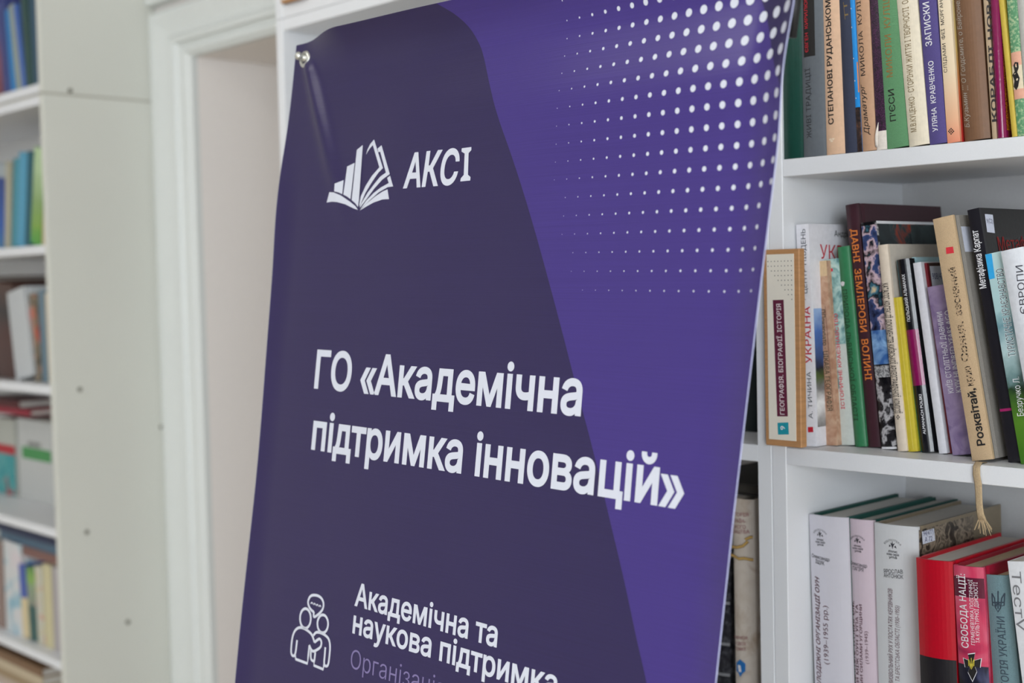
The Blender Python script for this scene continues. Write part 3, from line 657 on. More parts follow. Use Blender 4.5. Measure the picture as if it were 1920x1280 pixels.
LS = vgrad('misty_landscape_print', [(0.0, (60, 110, 30)), (0.18, (84, 130, 40)), (0.33, (40, 62, 40)), (0.38, (110, 140, 140)), (0.50, (180, 206, 208)), (0.6, (110, 150, 160)), (0.68, (170, 204, 206)), (1.0, (190, 216, 216))], 0.19, 0.10, 130, rough=0.3)
e, f, c = mid('pale teal landscape paperback leaning by the black one', (1291, 1240), (1372, 1246), (1122, 270), m=LS, hard=False, bulge=0.0004, d=0.14, Y=1.058)
poly(f, 'blue_square', [[Z2(1124, 268), Z2(1155, 264), Z2(1170, 380), Z2(1142, 386)]], ink((50, 165, 225)), .0003)
text(f, 'title_outline', 'ТУРИСТИЧНЕ КРАЄЗНАВСТВО', Z2(1268, 748), Z2(1207, 330), 0.0062, ink((225, 232, 232)), bold=.04, off=.0002)
text(f, 'title_lettering', 'ТУРИСТИЧНЕ КРАЄЗНАВСТВО', Z2(1267, 745), Z2(1206, 333), 0.0060, ink((60, 76, 84)), off=.0003)
text(f, 'author_lettering', 'Безручко Л.', (1920.5, 779), (1911, 706), 0.0056, WHT, off=.0003)
e, f, c = mid('white hardback leaning at the right edge of the middle row', (1376, 1247), (1490, 1256), (1196, 256), col=(216, 220, 226), hard=False, bulge=0.002, d=0.14, Y=1.050)
text(f, 'title_lettering', 'ЄВРОПИ', Z2(1326, 545), Z2(1302, 318), 0.0056, ink((48, 48, 60)), off=.0003)

# ---- third row of the right bookcase
G3 = 'books on the lower row of the right bookcase'
def lowb(label, tl, tr, bl, Y, **k):
    """bottoms lie below the frame: follow the left edge down to the shelf"""
    A = onY(*Z3(*tl), Y); B = onY(*Z3(*bl), Y); T = onY(*Z3(*tr), Y)
    s = (S3 - A.z) / (B.z - A.z); P = A + (B - A) * s
    lean = math.atan2(A.x - P.x, A.z - P.z); t = (T - A).length * 1.0
    # build through the same function with exact world points
    def pix(V):
        d = V - CAM; cx = sum(R[i][0] * d[i] for i in range(3)); cy = sum(R[i][1] * d[i] for i in range(3)); cz = sum(R[i][2] * d[i] for i in range(3))
        return (960 + F * cx / cz, 640 + F * cy / cz)
    return book(label, S3, pix(P), pix(P + Vector((t / math.cos(lean), 0, 0))), pix(A), Y=Y, group=G3, **k)
MAR = ink((88, 44, 56)); GRY = ink((60, 60, 66))
def emblem(f, cx, cy, s=1.0):
    x, y = Z3(cx, cy)
    a, b = f.loc(x, y); k = 0.0005 * s
    P = lambda pts: [(a + p * k, b + q * k) for p, q in pts]
    poly(f, 'press_emblem', [P([(-2, 0), (0, -6), (2, 0), (5, 5), (1, 3), (0, 8), (-2, 3), (-5, 6)]), P([(-7, -3), (-3, -1), (-6, 2)]), P([(3, -2), (8, -4), (6, 1)])], GRY, .0003, False)
    text(f, 'press_lettering', 'БІБЛІОТЕКА', (a - 15 * k, b + 8 * k), (a + 15 * k, b + 8 * k), 3.4 * k, GRY, pix=False, arc=0.9, off=.0003)
    for i, (wd, s_) in enumerate(((9, 'літопис'), (12, 'нова серія'), (8, 'упа'))):
        text(f, 'press_lettering', s_, (a - wd * k, b - (12 + 5 * i) * k), (a + wd * k, b - (12 + 5 * i) * k), 4.2 * k, GRY, pix=False, off=.0003, bold=.02)
WA = mat('white_jacket', (206, 204, 212), 0.4, 0.02, 200, 0.01)
DG = mat('dark_green_board', (24, 74, 66), 0.5, 0.1, 300, 0.06)
e, f, c = lowb('white jacketed hardback standing first beside the bookcase wall', (532, 380), (735, 402), (563, 1280), 1.069, m=WA, mc=DG, cth=0.003, bulge=0.0035, d=0.155)
emblem(f, 600, 486, 0.95)
text(f, 'author_lettering', 'Олександр', Z3(549, 606), Z3(653, 629), 0.0033, GRY, bold=.012, off=.0003)
text(f, 'author_lettering', 'ІЩУК', Z3(573, 638), Z3(625, 650), 0.0038, GRY, bold=.015, off=.0003)
text(f, 'maroon_title', 'МОЛОДІЖНІ ОРГАНІЗАЦІЇ ОУН', Z3(604, 1345), Z3(594, 712), 0.0052, MAR, bold=.02, shear=.25, off=.0003)
text(f, 'maroon_years', '(1939–1955 рр.)', Z3(648, 1178), Z3(641, 866), 0.0056, MAR, off=.0003)
e, f, c = lowb('pale pink jacketed hardback between two white ones', (738, 402), (877, 418), (771, 1280), 1.076, m=mat('pink_jacket', (206, 190, 200), 0.4, 0.02, 200, 0.01), mc=DG, cth=0.003, bulge=0.0025, d=0.155)
emblem(f, 797, 520, 0.95)
text(f, 'author_lettering', 'Олександр', Z3(755, 645), Z3(848, 664), 0.0033, GRY, bold=.012, off=.0003)
text(f, 'author_lettering', 'ПАГІРЯ', Z3(770, 674), Z3(830, 686), 0.0036, GRY, bold=.012, off=.0003)
text(f, 'maroon_title', 'МІЖ ВІЙНОЮ ТА МИРОМ:', Z3(786, 1400), Z3(777, 838), 0.0048, MAR, bold=.02, shear=.25, off=.0003)
text(f, 'maroon_title', 'ВІДНОСИНИ МІЖ ОУН І УПА ТА', Z3(806, 1500), Z3(800, 860), 0.0030, MAR, bold=.015, off=.0003)
text(f, 'maroon_title', 'ЗБРОЙНИМИ СИЛАМИ УГОРЩИНИ', Z3(829, 1455), Z3(822, 860), 0.0030, MAR, bold=.015, off=.0003)
text(f, 'maroon_years', '(1939–1945)', Z3(858, 1176), Z3(851, 1003), 0.0034, MAR, off=.0003)
SEP = collage('sepia_crowd_print', [(0.34, (34, 30, 26)), (0.47, (70, 62, 54)), (0.53, (150, 136, 118)), (0.6, (80, 72, 62)), (0.7, (170, 156, 136))], 75, 5, 0.8, rough=0.3)
e, f, c = lowb('thick white hardback with a sepia photograph on its cover', (880, 424), (1113, 452), (903, 1280), 1.072, m=mat('grey_white_jacket', (204, 206, 208), 0.4, 0.02, 200, 0.01), mc=mat('olive_jacket', (128, 116, 96), 0.35, 0.02, 200, 0.05), bulge=0.0035, d=0.155)
emblem(f, 988, 545, 1.05)
text(f, 'author_lettering', 'ЯРОСЛАВ', Z3(939, 690), Z3(1043, 694), 0.0036, GRY, bold=.012, off=.0003)
text(f, 'author_lettering', 'АНТОНЮК', Z3(939, 712), Z3(1045, 722), 0.0036, GRY, bold=.012, off=.0003)
text(f, 'maroon_title', 'ВИЗВОЛЬНИЙ РУХ У ПОСТАТЯХ КЕРІВНИКІВ', Z3(991, 1282), Z3(987, 775), 0.0046, MAR, bold=.006, off=.0003, shear=.15)
text(f, 'maroon_title', 'ВОЛИНСЬКА ТА БРЕСТСЬКА ОБЛАСТІ (1930–1955)', Z3(1028, 1420), Z3(1024, 866), 0.0044, MAR, off=.0003, shear=.15)
rect(c, 'sepia_photograph', 0.001, 0.100, f.h - 0.06, f.h - 0.003, SEP, off=.0002)
poly(c, 'call_label', [[Z3(1131, 473), Z3(1196, 455), Z3(1202, 520), Z3(1136, 541)]], ink((210, 214, 226)), .0004)
text(c, 'label_writing', '94(477)', Z3(1138, 497), Z3(1192, 484), 0.0046, ink((80, 84, 120)), off=.0006)
text(c, 'label_writing', 'А 72', Z3(1146, 530), Z3(1186, 520), 0.0046, ink((80, 84, 120)), off=.0006)
REDM = mat('red_board', (176, 12, 34), 0.35, 0.1, 300, 0.04)
e, f, c = lowb('thick plain red hardback with a black lower part', (1103, 612), (1299, 650), (1128, 1280), 1.046, m=REDM, bulge=0.0035, d=0.15)
poly(f, 'black_lower_block', [[Z3(1100, 1122), Z3(1340, 1162), Z3(1345, 1700), Z3(1100, 1700)]], ink((30, 28, 32), 0.4), .0002) if False else rect(f, 'black_lower_block', 0, f.t, 0.0, f.loc(*Z3(1200, 1140))[1], ink((30, 28, 32), 0.4))
e, f, c = lowb('pink-red hardback with white lettering and a black cross emblem', (1302, 650), (1462, 664), (1335, 1280), 1.044, m=collage('pink_print', [(0.36, (150, 40, 76)), (0.5, (196, 60, 92)), (0.66, (206, 96, 120))], 22, 2, 1.5, rough=0.25), mc=mat('red_board', (150, 20, 48), 0.35, 0.1, 300, 0.04), bulge=0.0025, d=0.16, pages=PAGES_OLD)
rect(f, 'dark_red_haze', 0, f.t, f.loc(*Z3(1380, 820))[1], f.loc(*Z3(1380, 715))[1], ink((92, 28, 50), 0.25))
rect(f, 'black_foot', 0, f.t, 0, f.loc(*Z3(1420, 1185))[1], collage('night_blue_print', [(0.4, (20, 20, 26)), (0.55, (34, 36, 56)), (0.65, (70, 74, 104))], 30, 2, 1), off=.0002)
text(f, 'title_lettering', 'СВОБОДА НАЦІЇ:', Z3(1391, 1092), Z3(1371, 697), 0.0068, WHT, bold=.01, off=.0003)
text(f, 'subtitle_lettering', 'ГЕРМЕНЕВТИКА ПОЛІТИЧНОЇ', Z3(1425, 1075), Z3(1410, 728), 0.0033, WHT, off=.0003)
text(f, 'subtitle_lettering', 'ТА КУЛЬТУРНОЇ ДІЙСНОСТІ', Z3(1449, 1065), Z3(1435, 742), 0.0033, WHT, off=.0003)
cross = [(1388, 1125), (1425, 1120), (1418, 1158), (1455, 1148), (1450, 1195), (1425, 1190), (1434, 1215), (1412, 1265), (1388, 1218), (1400, 1190), (1372, 1192), (1362, 1145), (1396, 1158)]
poly(f, 'cross_outline', [[Z3(1410 + (x - 1410) * 1.08, 1185 + (y - 1185) * 1.08) for x, y in cross]], WHT, .0003)
poly(f, 'black_cross', [[Z3(*p) for p in cross]], BLK, .0004)
def trident(f, pts, wd, m, off=.0005):
    strokes(f, 'trident_emblem', pts, wd, m, off=off)
def tri_lines(x, y, w_, h_):
    X = lambda u, v: Z3(x + u * w_, y + v * h_)
    return [[X(0, .35), X(0, -.5 + .02), X(0, -.5)], [X(-.5, -.38), X(-.46, .2), X(-.15, .22), X(-.02, .0)], [X(.5, -.38), X(.46, .2), X(.15, .22), X(.02, .0)],
            [X(-.5, -.38), X(-.28, -.15), X(-.2, .3), X(0, .5), X(.2, .3), X(.28, -.15), X(.5, -.38)], [X(-.46, .05), X(-.1, .05), X(.1, .05), X(.46, .05)]]
trident(f, tri_lines(1406, 1172, 30, 60), 0.0007, ink((190, 176, 60)))
e, f, c = lowb('teal cloth hardback with an embossed trident emblem', (1459, 700), (1598, 692), (1514, 1280), 1.052, col=(106, 134, 140), cloth=True, bulge=0.0025, d=0.15, pages=PAGES_OLD)
trident(f, tri_lines(1548, 842, 66, 112), 0.0011, ink((52, 66, 78)), .0003)
text(f, 'dark_lettering', 'ІСТОРІЯ УКРАЇНИ', Z3(1612, 1360), Z3(1580, 925), 0.0068, ink((60, 76, 88)), bold=.008, off=.0003)
e, f, c = lowb('white paperback with large grey outlined letters at the right edge', (1590, 632), (1700, 620), (1645, 1080), 1.040, col=(214, 216, 220), hard=False, bulge=0.0006, d=0.13)
text(f, 'grey_lettering', 'ТестV', Z3(1612, 682), Z3(1640, 1000), 0.0082, ink((120, 120, 124)), off=.0003)

# ---- middle bookcase, seen between the banner and the upright
GM = 'books in the middle bookcase beside the banner'
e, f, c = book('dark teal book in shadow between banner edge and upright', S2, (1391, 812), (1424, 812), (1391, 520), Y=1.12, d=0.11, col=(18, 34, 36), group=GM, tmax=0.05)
IV = collage('ivory_map_print', [(0.3, (196, 184, 170)), (0.5, (206, 196, 184)), (0.66, (176, 158, 140))], 40, 8, 0.6, rough=0.4)
def horiz(f, name, s, x0, x1, y0, y1, cap, m): text(f, name, s, (x0, y0), (x1, y1), cap, m, off=.0006, bold=.01)
def gold(f, pts, wd=0.0022):
    strokes(f, 'gold_ribbon_print', [pts], wd * 1.5, ink((110, 82, 50)), off=.0006); strokes(f, 'gold_ribbon_print', [pts], wd, ink((196, 160, 90)), off=.0008)
S3h = S3
vY = 1.075
def pixof(V):
    d = V - CAM; cx = sum(R[i][0] * d[i] for i in range(3)); cy = sum(R[i][1] * d[i] for i in range(3)); cz = sum(R[i][2] * d[i] for i in range(3))
    return (960 + F * cx / cz, 640 + F * cy / cz)
def volume(label, xl, xr, Y):
    A = onY(xl, 932, Y); B = onY(xr, 932, Y); P = Vector((A.x, Y, S3))
    return book(label, S3, pixof(P), pixof(P + Vector((B.x - A.x, 0, 0))), (xl, 932), Y=Y, d=0.15, m=IV, bulge=0.004, group=GM)
e, f, c = volume('ivory hardback volume with gold ribbon print and a blue hexagon number', 1374.5, 1414, vY)
v1 = e
MA2 = ink((150, 92, 96))
for (s, x0, x1, y) in (('ІСТОРІЯ', 1362, 1406, 967), ('УКРАЇН-', 1362, 1402, 979), ('СЬКОГО', 1364, 1402, 990), ('КОЗАЦТВА', 1359, 1408, 999)):
    horiz(f, 'maroon_lettering', s, x0 + 8, x1 + 1, y - 1, y, 0.0036, MA2)
gold(f, [(1373, 1024), (1385, 1025), (1398, 1022), (1406, 1014), (1402, 1010), (1410, 1006), (1413, 1007)])
gold(f, [(1371, 1039), (1380, 1042), (1390, 1046), (1400, 1045), (1410, 1048), (1414, 1049)])
for (s, x0, x1, y) in (('НАРИСИ', 1379, 1406, 1197), ('У ДВОХ', 1381, 1404, 1208), ('ТОМАХ', 1381, 1404, 1218)): horiz(f, 'maroon_lettering', s, x0, x1, y - 1, y, 0.003, MA2)
poly(f, 'blue_hexagon', [[(1384, 1240), (1388, 1238), (1393, 1234), (1398, 1238), (1403, 1242), (1403, 1256), (1398, 1260), (1393, 1267), (1389, 1260), (1384, 1256)]], ink((24, 110, 180)), .0009)
text(f, 'volume_number', '1', (1390, 1257), (1396, 1257), 0.0068, WHT, off=.0012, bold=.02)
e, f, c = volume('second ivory gold-ribbon volume, half hidden by the upright', 1414.5, 1452, vY + 0.012)
gold(f, [(1414, 1036), (1424, 1037), (1436, 1034)]); gold(f, [(1414, 1048), (1420, 1052), (1434, 1056)]); gold(f, [(1415, 1058), (1420, 1062), (1424, 1070)])
horiz(f, 'maroon_lettering', 'ІСТОРІЯ', 1417, 1452, 967, 968, 0.0036, MA2); horiz(f, 'maroon_lettering', 'КОЗАЦТВА', 1416, 1455, 999, 1000, 0.0036, MA2)
bY = onZ(1355, 1257, S3).y
e, f, c = book('black hardback with raised grey bands near the banner edge', S3, (1328, 1257), (1369, 1257), (1328, 1040), Y=1.09, d=0.13, col=(34, 34, 38), bulge=0.004, group=GM,
               m=collage('black_relief_print', [(0.4, (26, 26, 30)), (0.55, (48, 48, 52)), (0.7, (90, 90, 94))], 120, 3, 1), rough=0.4)
for zz in (0.02, 0.052, 0.095): rect(f, 'raised_band', 0, f.t, zz, zz + 0.003, ink((120, 120, 122)), off=.0006)
e = empty('book', 'black hardback lying flat on the two ivory volumes', 'book', (-0.895, vY + 0.004, H - 0.2215 + 0.0012), GM)
bm = bmesh.new(); addbox(bm, 0, 0.130, 0, 0.16, 0, 0.002); addbox(bm, 0, 0.130, 0, 0.16, 0.010, 0.012); addbox(bm, 0.128, 0.130, 0, 0.16, 0.002, 0.010)
from_bm('cover', bm, ink((34, 32, 30), 0.5), e); bm = bmesh.new(); addbox(bm, 0.002, 0.128, 0.003, 0.157, 0.002, 0.010); from_bm('pages', bm, ink((60, 56, 50), .9), e)
lying_black = e

# ---- left bookcase (far out of focus)
GL = 'books in the left bookcase'
def lb(label, zs, bl, br, tl, Y=1.075, **k):
    return book(label, zs, bl, br, tl, Y=Y, group=GL, d=k.pop('d', 0.14), bulge=k.pop('bulge', 0.001), **k)
def lrow(zs, ybot, items, Y, h=None):
    """items: label, x bottom-left, x bottom-right, x top-left, y top, kwargs"""
    out = []
    for (lab, xb, xr, xt, yt, kw) in items:
        out.append(lb(lab, zs, (xb, ybot), (xr, ybot), (xt, yt), Y=kw.pop('Y', Y), h=kw.pop('h', h), **kw))
    return out
lrow(LA, 170, [
    ('violet and red book at the left edge of the top row', -14, 7, -26, 0, dict(col=(96, 70, 130), m=vgrad('violet_red_print', [(0, (110, 50, 60)), (0.35, (120, 70, 90)), (0.6, (70, 70, 130))], .2, .1))),
    ('dark blue hardback left of the bright blue one', 7, 21, -3, 6, dict(col=(50, 62, 120))),
    ('bright blue book on the top left row', 21, 31, 8, 22, dict(col=(24, 118, 180))),
    ('greyish beige book on the top left row', 31, 42, 15, 14, dict(col=(140, 150, 140))),
    ('mid blue book leaning by the dark green one', 42, 49, 24, 12, dict(col=(72, 104, 170))),
    ('dark green book with a faint grey title', 50, 63, 36, -25, dict(col=(34, 68, 64))),
    ('dark teal book touching the side panel of the top left row', 64, 74, 52, -30, dict(col=(40, 74, 96))),
], 1.052)
lrow(LB, 456, [
    ('deep blue box-like book at the left edge of the second row', -16, 8, -12, 312, dict(col=(20, 70, 150), m=vgrad('deep_blue_print', [(0, (50, 110, 150)), (0.3, (24, 80, 160)), (0.92, (10, 50, 120)), (0.96, (150, 160, 165))], .145, .02))),
    ('cream paperback between deep blue and teal books', 8, 18, 10, 305, dict(col=(164, 160, 140))),
    ('teal book on the second left row', 21, 31, 26, 300, dict(col=(66, 136, 150))),
    ('sky blue book on the second left row', 31, 46, 36, 290, dict(col=(80, 150, 180))),
    ('dark teal book left of the lime green one', 46, 57, 52, 287, dict(col=(24, 84, 98))),
    ('lime green book with yellow and green patches', 57, 76, 65, 283, dict(m=vgrad('lime_print', [(0, (60, 150, 60)), (0.2, (120, 160, 60)), (0.5, (130, 160, 100)), (0.85, (170, 195, 150))], .165, .3, 60), mc=mat('book_cover', (30, 120, 80), .5, .1))),
    ('cream book beside the side panel on the second row', 78, 84, 84, 330, dict(col=(190, 176, 140))),
], 1.060)
lrow(LC, 719, [
    ('dark brown hardback at the left edge of the third row', -40, -4, -40, 528, dict(col=(70, 36, 26))),
    ('black and brown book left of the white file', -3, 28, -8, 534, dict(col=(46, 24, 20), m=vgrad('black_brown_print', [(0, (60, 30, 24)), (0.5, (64, 28, 22)), (0.7, (26, 22, 22)), (0.95, (66, 40, 30))], .185, .1), hard=True)),
    ('thick white book with a pale blue patch', 31, 64, 13, 550, dict(col=(182, 186, 188), Y=1.062)),
    ('brown mottled book right of the thick white one', 66, 78, 52, 553, dict(m=collage('brown_mottle', [(0.35, (80, 66, 50)), (0.5, (130, 120, 100)), (0.62, (190, 90, 70)), (.7, (60, 50, 40))], 30))),
    ('slate blue book on the third left row', 80, 92, 71, 545, dict(col=(96, 120, 134))),
    ('cream book against the side panel on the third row', 92, 101, 84, 550, dict(col=(196, 180, 150))),
], 1.070)
f = None
e, f, c = lb('white box file with a green label strip', LD, (37.6, 931), (101, 933), (32, 784), Y=1.150, col=(184, 186, 184), hard=False, bulge=0)
rect(f, 'green_label_strip', f.t * .12, f.t * .97, f.loc(70, 863)[1], f.loc(70, 841)[1], ink((70, 140, 80)), off=.0004)
rect(f, 'dark_lettering_strip', f.t * .3, f.t * .68, f.loc(66, 838)[1], f.loc(66, 829)[1], ink((130, 130, 128)), off=.0004)
e, f, c = lb('white and teal book with a red band at the frame edge', LD, (-6, 936), (32, 934), (-12, 782), Y=1.150, col=(172, 174, 166), hard=False, bulge=0)
rect(f, 'teal_print', 0, f.t, 0, f.loc(10, 850)[1], collage('teal_red_print', [(0.4, (30, 140, 145)), (0.55, (80, 160, 160)), (0.62, (170, 50, 60)), (.7, (60, 60, 60))], 26), off=.0004)
rect(f, 'red_band', 0, f.t, f.loc(10, 850)[1], f.loc(10, 833)[1], ink((170, 44, 52)), off=.0004)
def flatbook(label, x0, x1, Y, z0, th, col, d=0.085, group=GL):
    """a book lying on its side: spine towards the room"""
    e = empty('book', label, 'book', (x0, Y, z0), group)
    L_ = x1 - x0; bm = bmesh.new()
    addbox(bm, 0, L_, 0, d, 0, .002); addbox(bm, 0, L_, 0, d, th - .002, th); addbox(bm, 0, L_, 0, .002, .002, th - .002)
    from_bm('cover', bm, mat('book_cover', col, .5, .15, 260, .05), e)
    bm = bmesh.new(); addbox(bm, .003, L_ - .003, .002, d - .003, .002, th - .002); from_bm('pages', bm, PAGES, e)
    return e
xa = onY(-40, 780, 1.15).x
zz = onY(60, 783, 1.15).z + 0.0015
flatbook('red book lying flat on top of the white box file', xa, onY(56, 775, 1.15).x, 1.150, zz, 0.013, (150, 30, 52))
flatbook('dark red book topmost of the lying pair', xa, onY(33, 757, 1.15).x, 1.152, zz + .0132, 0.016, (84, 26, 30))
YE = 1.062
def yb_(x): return pixof(Vector((onY(x, 1230, YE).x, YE, LE)))[1]
rowE = [
    ('brownish grey book at the left edge of the fifth row', -18, 9, -24, 1010, dict(col=(140, 120, 112))),
    ('white book with pale blue blotches on the fifth row', 12, 44, 6, 1012, dict(m=collage('pale_blotch', [(0.36, (120, 170, 190)), (0.5, (200, 204, 204)), (0.66, (206, 196, 200))], 18))),
    ('blue and cream book left of the lime topped one', 44, 57, 33, 1056, dict(m=vgrad('blue_cream_print', [(0, (206, 190, 150)), (0.495, (206, 190, 150)), (0.505, (62, 84, 160))], .155, 0))),
    ('lime, grey and dark green book on the fifth row', 57, 72, 48, 1062, dict(m=vgrad('lime_green_print', [(0, (40, 84, 80)), (0.42, (44, 84, 80)), (0.46, (130, 136, 120)), (0.68, (130, 150, 120)), (0.75, (130, 170, 80)), (.96, (70, 120, 60))], .155, .03))),
    ('pale grey book with orange specks on the fifth row', 72, 85, 64, 1060, dict(m=collage('pale_speck', [(0.3, (196, 180, 140)), (0.55, (190, 192, 180)), (0.72, (200, 120, 90))], 50))),
    ('cream yellow book on the fifth row', 86, 101, 79, 1056, dict(col=(196, 188, 150))),
    ('pale lavender grey book against the side panel on the fifth row', 102, 122, 97, 1062, dict(col=(166, 160, 162))),
]
for (lab, xb, xr, xt, yt, kw) in rowE:
    lb(lab, LE, (xb, yb_(xb)), (xr, yb_(xr)), (xt, yt), Y=YE, **kw)
za = max(0, H - 0)   # lying books across the tops
zt = onY(70, 1054, YE).z + 0.004
xe0, xe1 = onY(31, 1050, YE).x, LX - TH - 0.003
flatbook('red and brown book lying across the fifth row', xe0, xe1, YE + .004, zt, 0.018, (120, 86, 78), 0.15)
flatbook('steel blue book lying above the red and brown one', xe0 - .09, xe1 - .002, YE + .006, zt + .0185, 0.016, (70, 96, 116), 0.15)
flatbook('dark navy book topmost of the lying stack on the fifth row', xe0 - .12, xe1 - .002, YE + .006, zt + .035, 0.012, (34, 44, 76), 0.15)
for i, (cc, nm) in enumerate((((120, 92, 66), 'brown'), ((186, 172, 146), 'cream'), ((150, 130, 100), 'tan'), ((180, 164, 150), 'pale beige'))):
    flatbook('%s book in the stack lying on the lowest left shelf' % nm, LX - 0.55, LX - 0.135, 1.05, LF + .0002 + (3 - i) * .017, 0.0168, cc, 0.17)

# ------------------------------------------------------------------ the banner
ta, tb, tc_ = math.radians(7.46073961), math.radians(0.30757697), math.radians(-1.06963269)
ca, sa, cb, sb = math.cos(ta), math.sin(ta), math.cos(tb), math.sin(tb)
u0 = Vector((cb, sb, 0)); w0 = Vector((-sb * sa, cb * sa, ca))
eu = u0 * math.cos(tc_) + w0 * math.sin(tc_); ew = w0 * math.cos(tc_) - u0 * math.sin(tc_)
en = eu.cross(ew)                                   # points towards the viewer (-Y)
if en.y > 0: en = -en
B0 = onY(556, 85, 0.77)
WB, HB = 0.6, 1.55
ban = empty('banner', 'large purple vinyl banner with white lettering, a halftone dot field and an open book emblem', 'banner', (0, 0, 0))
MB = Matrix.Identity(4)
def sm(a, b, x): t = min(1, max(0, (x - a) / (b - a))); return t * t * (3 - 2 * t)
def disp(u, w_):
    v = -w_; dz = 0.0
    c_, k_ = 0.565 - 0.05 * min(v, 0.4), 10 - 12 * min(v, 0.3)
    if u > c_: dz += k_ * (u - c_) ** 2 * sm(0, 0.04, v)
    if u < 0.03: dz += 5.0 * (0.03 - u) ** 2 * sm(0.06, 0.2, v)
    if v < 0.042: dz += 13.0 * (0.042 - v) ** 2 * sm(0.012, 0.10, u) * sm(0.0, 0.07, 0.60 - u)
    dz += 0.0042 * math.exp(-((v - 0.095) / 0.035) ** 2) * sm(0.05, 0.2, u)
    # tension fold running down from the eyelet
    cx = 0.0215 + 0.50 * (v - 0.015)
    s = sm(0.012, 0.03, v) * (1 - sm(0.06, 0.20, v))
    dd = (u - cx)
    dz += 0.0045 * s * math.exp(-(dd / (0.007 + 0.035 * v)) ** 2)
    dz += 0.0006 * math.sin(w_ * 9 + u * 5) + 0.0004 * math.sin(u * 38) * (1 - 0.5 * sm(0, .3, v))
    return dz
def bsurf(u, w_, off=0.0): return B0 + eu * u + ew * w_ + en * (disp(u, w_) + off)
def bflat(o, d):
    k = (B0 - o).dot(en) / d.dot(en); q = o + d * k - B0
    return (q.dot(eu), q.dot(ew))
BF = Face(ban, MB, bflat, lambda a, b, off: bsurf(a, b, off), step=0.012)
def edge_l(v): return -0.0045 * math.exp(-((v - .13) / .07) ** 2) + 0.0035 * math.exp(-((v - .42) / .12) ** 2)
def edge_r(v):
    pts = [(0, .596), (.04, .5945), (.14, .5905), (.25, .5845), (.39, .5775), (.51, .5733), (2, .572)]
    for (a, x), (b, y) in zip(pts, pts[1:]):
        if v <= b: T = x + (y - x) * (v - a) / (b - a); break
    c_, k_ = 0.565 - 0.05 * min(v, 0.4), 10 - 12 * min(v, 0.3)
    return c_ + (1 - math.sqrt(max(0.02, 1 - 3 * k_ * (T - c_)))) / (1.5 * k_)
def vinyl():
    m = bpy.data.materials.new('glossy_vinyl_print'); m.use_nodes = True; nt = m.node_tree; N = nt.nodes; L = nt.links
    b = N['Principled BSDF']
    b.inputs['Roughness'].default_value = 0.30; b.inputs['Specular IOR Level'].default_value = 0.3
    uv = N.new('ShaderNodeUVMap'); uv.uv_map = 'print'; sp = N.new('ShaderNodeSeparateXYZ'); L.new(uv.outputs[0], sp.inputs[0])
    def curve(pts, src):
        # piecewise map v -> boundary u
        c = N.new('ShaderNodeFloatCurve'); L.new(src, c.inputs['Value'])
        cv = c.mapping.curves[0]
        while len(cv.points) < len(pts): cv.points.new(.5, .5)
        for p, (x, y) in zip(cv.points, pts): p.location = (x, y)
        c.mapping.update(); return c.outputs[0]
    v = sp.outputs[1]
    bd = [(0.0, .2431), (0.015, .2647), (0.0327, .2771), (0.0665, .2947), (0.109, .3174), (0.1365, .3318), (0.1897, .3604), (0.2198, .3757), (0.2739, .4021), (0.322, .4248), (0.3646, .4454), (0.4155, .4685), (0.4537, .4857), (0.4927, .5020), (0.5205, .5142), (0.8, .62), (1.0, .70)]
    edge = curve(bd, v)
    lt = N.new('ShaderNodeMath'); lt.operation = 'SUBTRACT'; L.new(edge, lt.inputs[0]); L.new(sp.outputs[0], lt.inputs[1])
    s1 = N.new('ShaderNodeMath'); s1.operation = 'MULTIPLY'; s1.inputs[1].default_value = 2500; s1.use_clamp = True; L.new(lt.outputs[0], s1.inputs[0])
    # dark corner at the upper right: u > .5677 + .43*(v-.04)
    e2 = curve([(0.0, .545), (0.040, .5677), (0.0569, .5762), (0.068, .5813), (0.0865, .5895), (0.12, .610), (1.0, .95)], v)
    g2 = N.new('ShaderNodeMath'); g2.operation = 'SUBTRACT'; L.new(sp.outputs[0], g2.inputs[0]); L.new(e2, g2.inputs[1])
    s2 = N.new('ShaderNodeMath'); s2.operation = 'MULTIPLY'; s2.inputs[1].default_value = 2500; s2.use_clamp = True; L.new(g2.outputs[0], s2.inputs[0])
    mx = N.new('ShaderNodeMath'); mx.operation = 'MAXIMUM'; L.new(s1.outputs[0], mx.inputs[0]); L.new(s2.outputs[0], mx.inputs[1])
    mix = N.new('ShaderNodeMix'); mix.data_type = 'RGBA'; L.new(mx.outputs[0], mix.inputs['Factor'])
    mix.inputs['A'].default_value = VIO; mix.inputs['B'].default_value = DRK
    # faint horizontal print and weave lines
    mp = N.new('ShaderNodeMapping'); mp.inputs['Scale'].default_value = (6, 900, 1); L.new(uv.outputs[0], mp.inputs[0])
    nz = N.new('ShaderNodeTexNoise'); nz.inputs['Scale'].default_value = 1; nz.inputs['Detail'].default_value = 3; L.new(mp.outputs[0], nz.inputs[0])
    mr = N.new('ShaderNodeMapRange'); mr.inputs['To Min'].default_value = 0.86; mr.inputs['To Max'].default_value = 1.14; L.new(nz.outputs[0], mr.inputs['Value'])
    ml = N.new('ShaderNodeMix'); ml.data_type = 'RGBA'; ml.blend_type = 'MULTIPLY'; ml.inputs['Factor'].default_value = 1
    L.new(mix.outputs['Result'], ml.inputs['A']); L.new(mr.outputs[0], ml.inputs['B']); L.new(ml.outputs['Result'], b.inputs['Base Color'])
    bp = N.new('ShaderNodeBump'); bp.inputs['Strength'].default_value = 0.25; bp.inputs['Distance'].default_value = 0.0004
    L.new(nz.outputs[0], bp.inputs['Height']); L.new(bp.outputs[0], b.inputs['Normal'])
    return m
VIO = rgb((65, 51, 121), 1.0); DRK = rgb((47, 40, 79), 1.0)
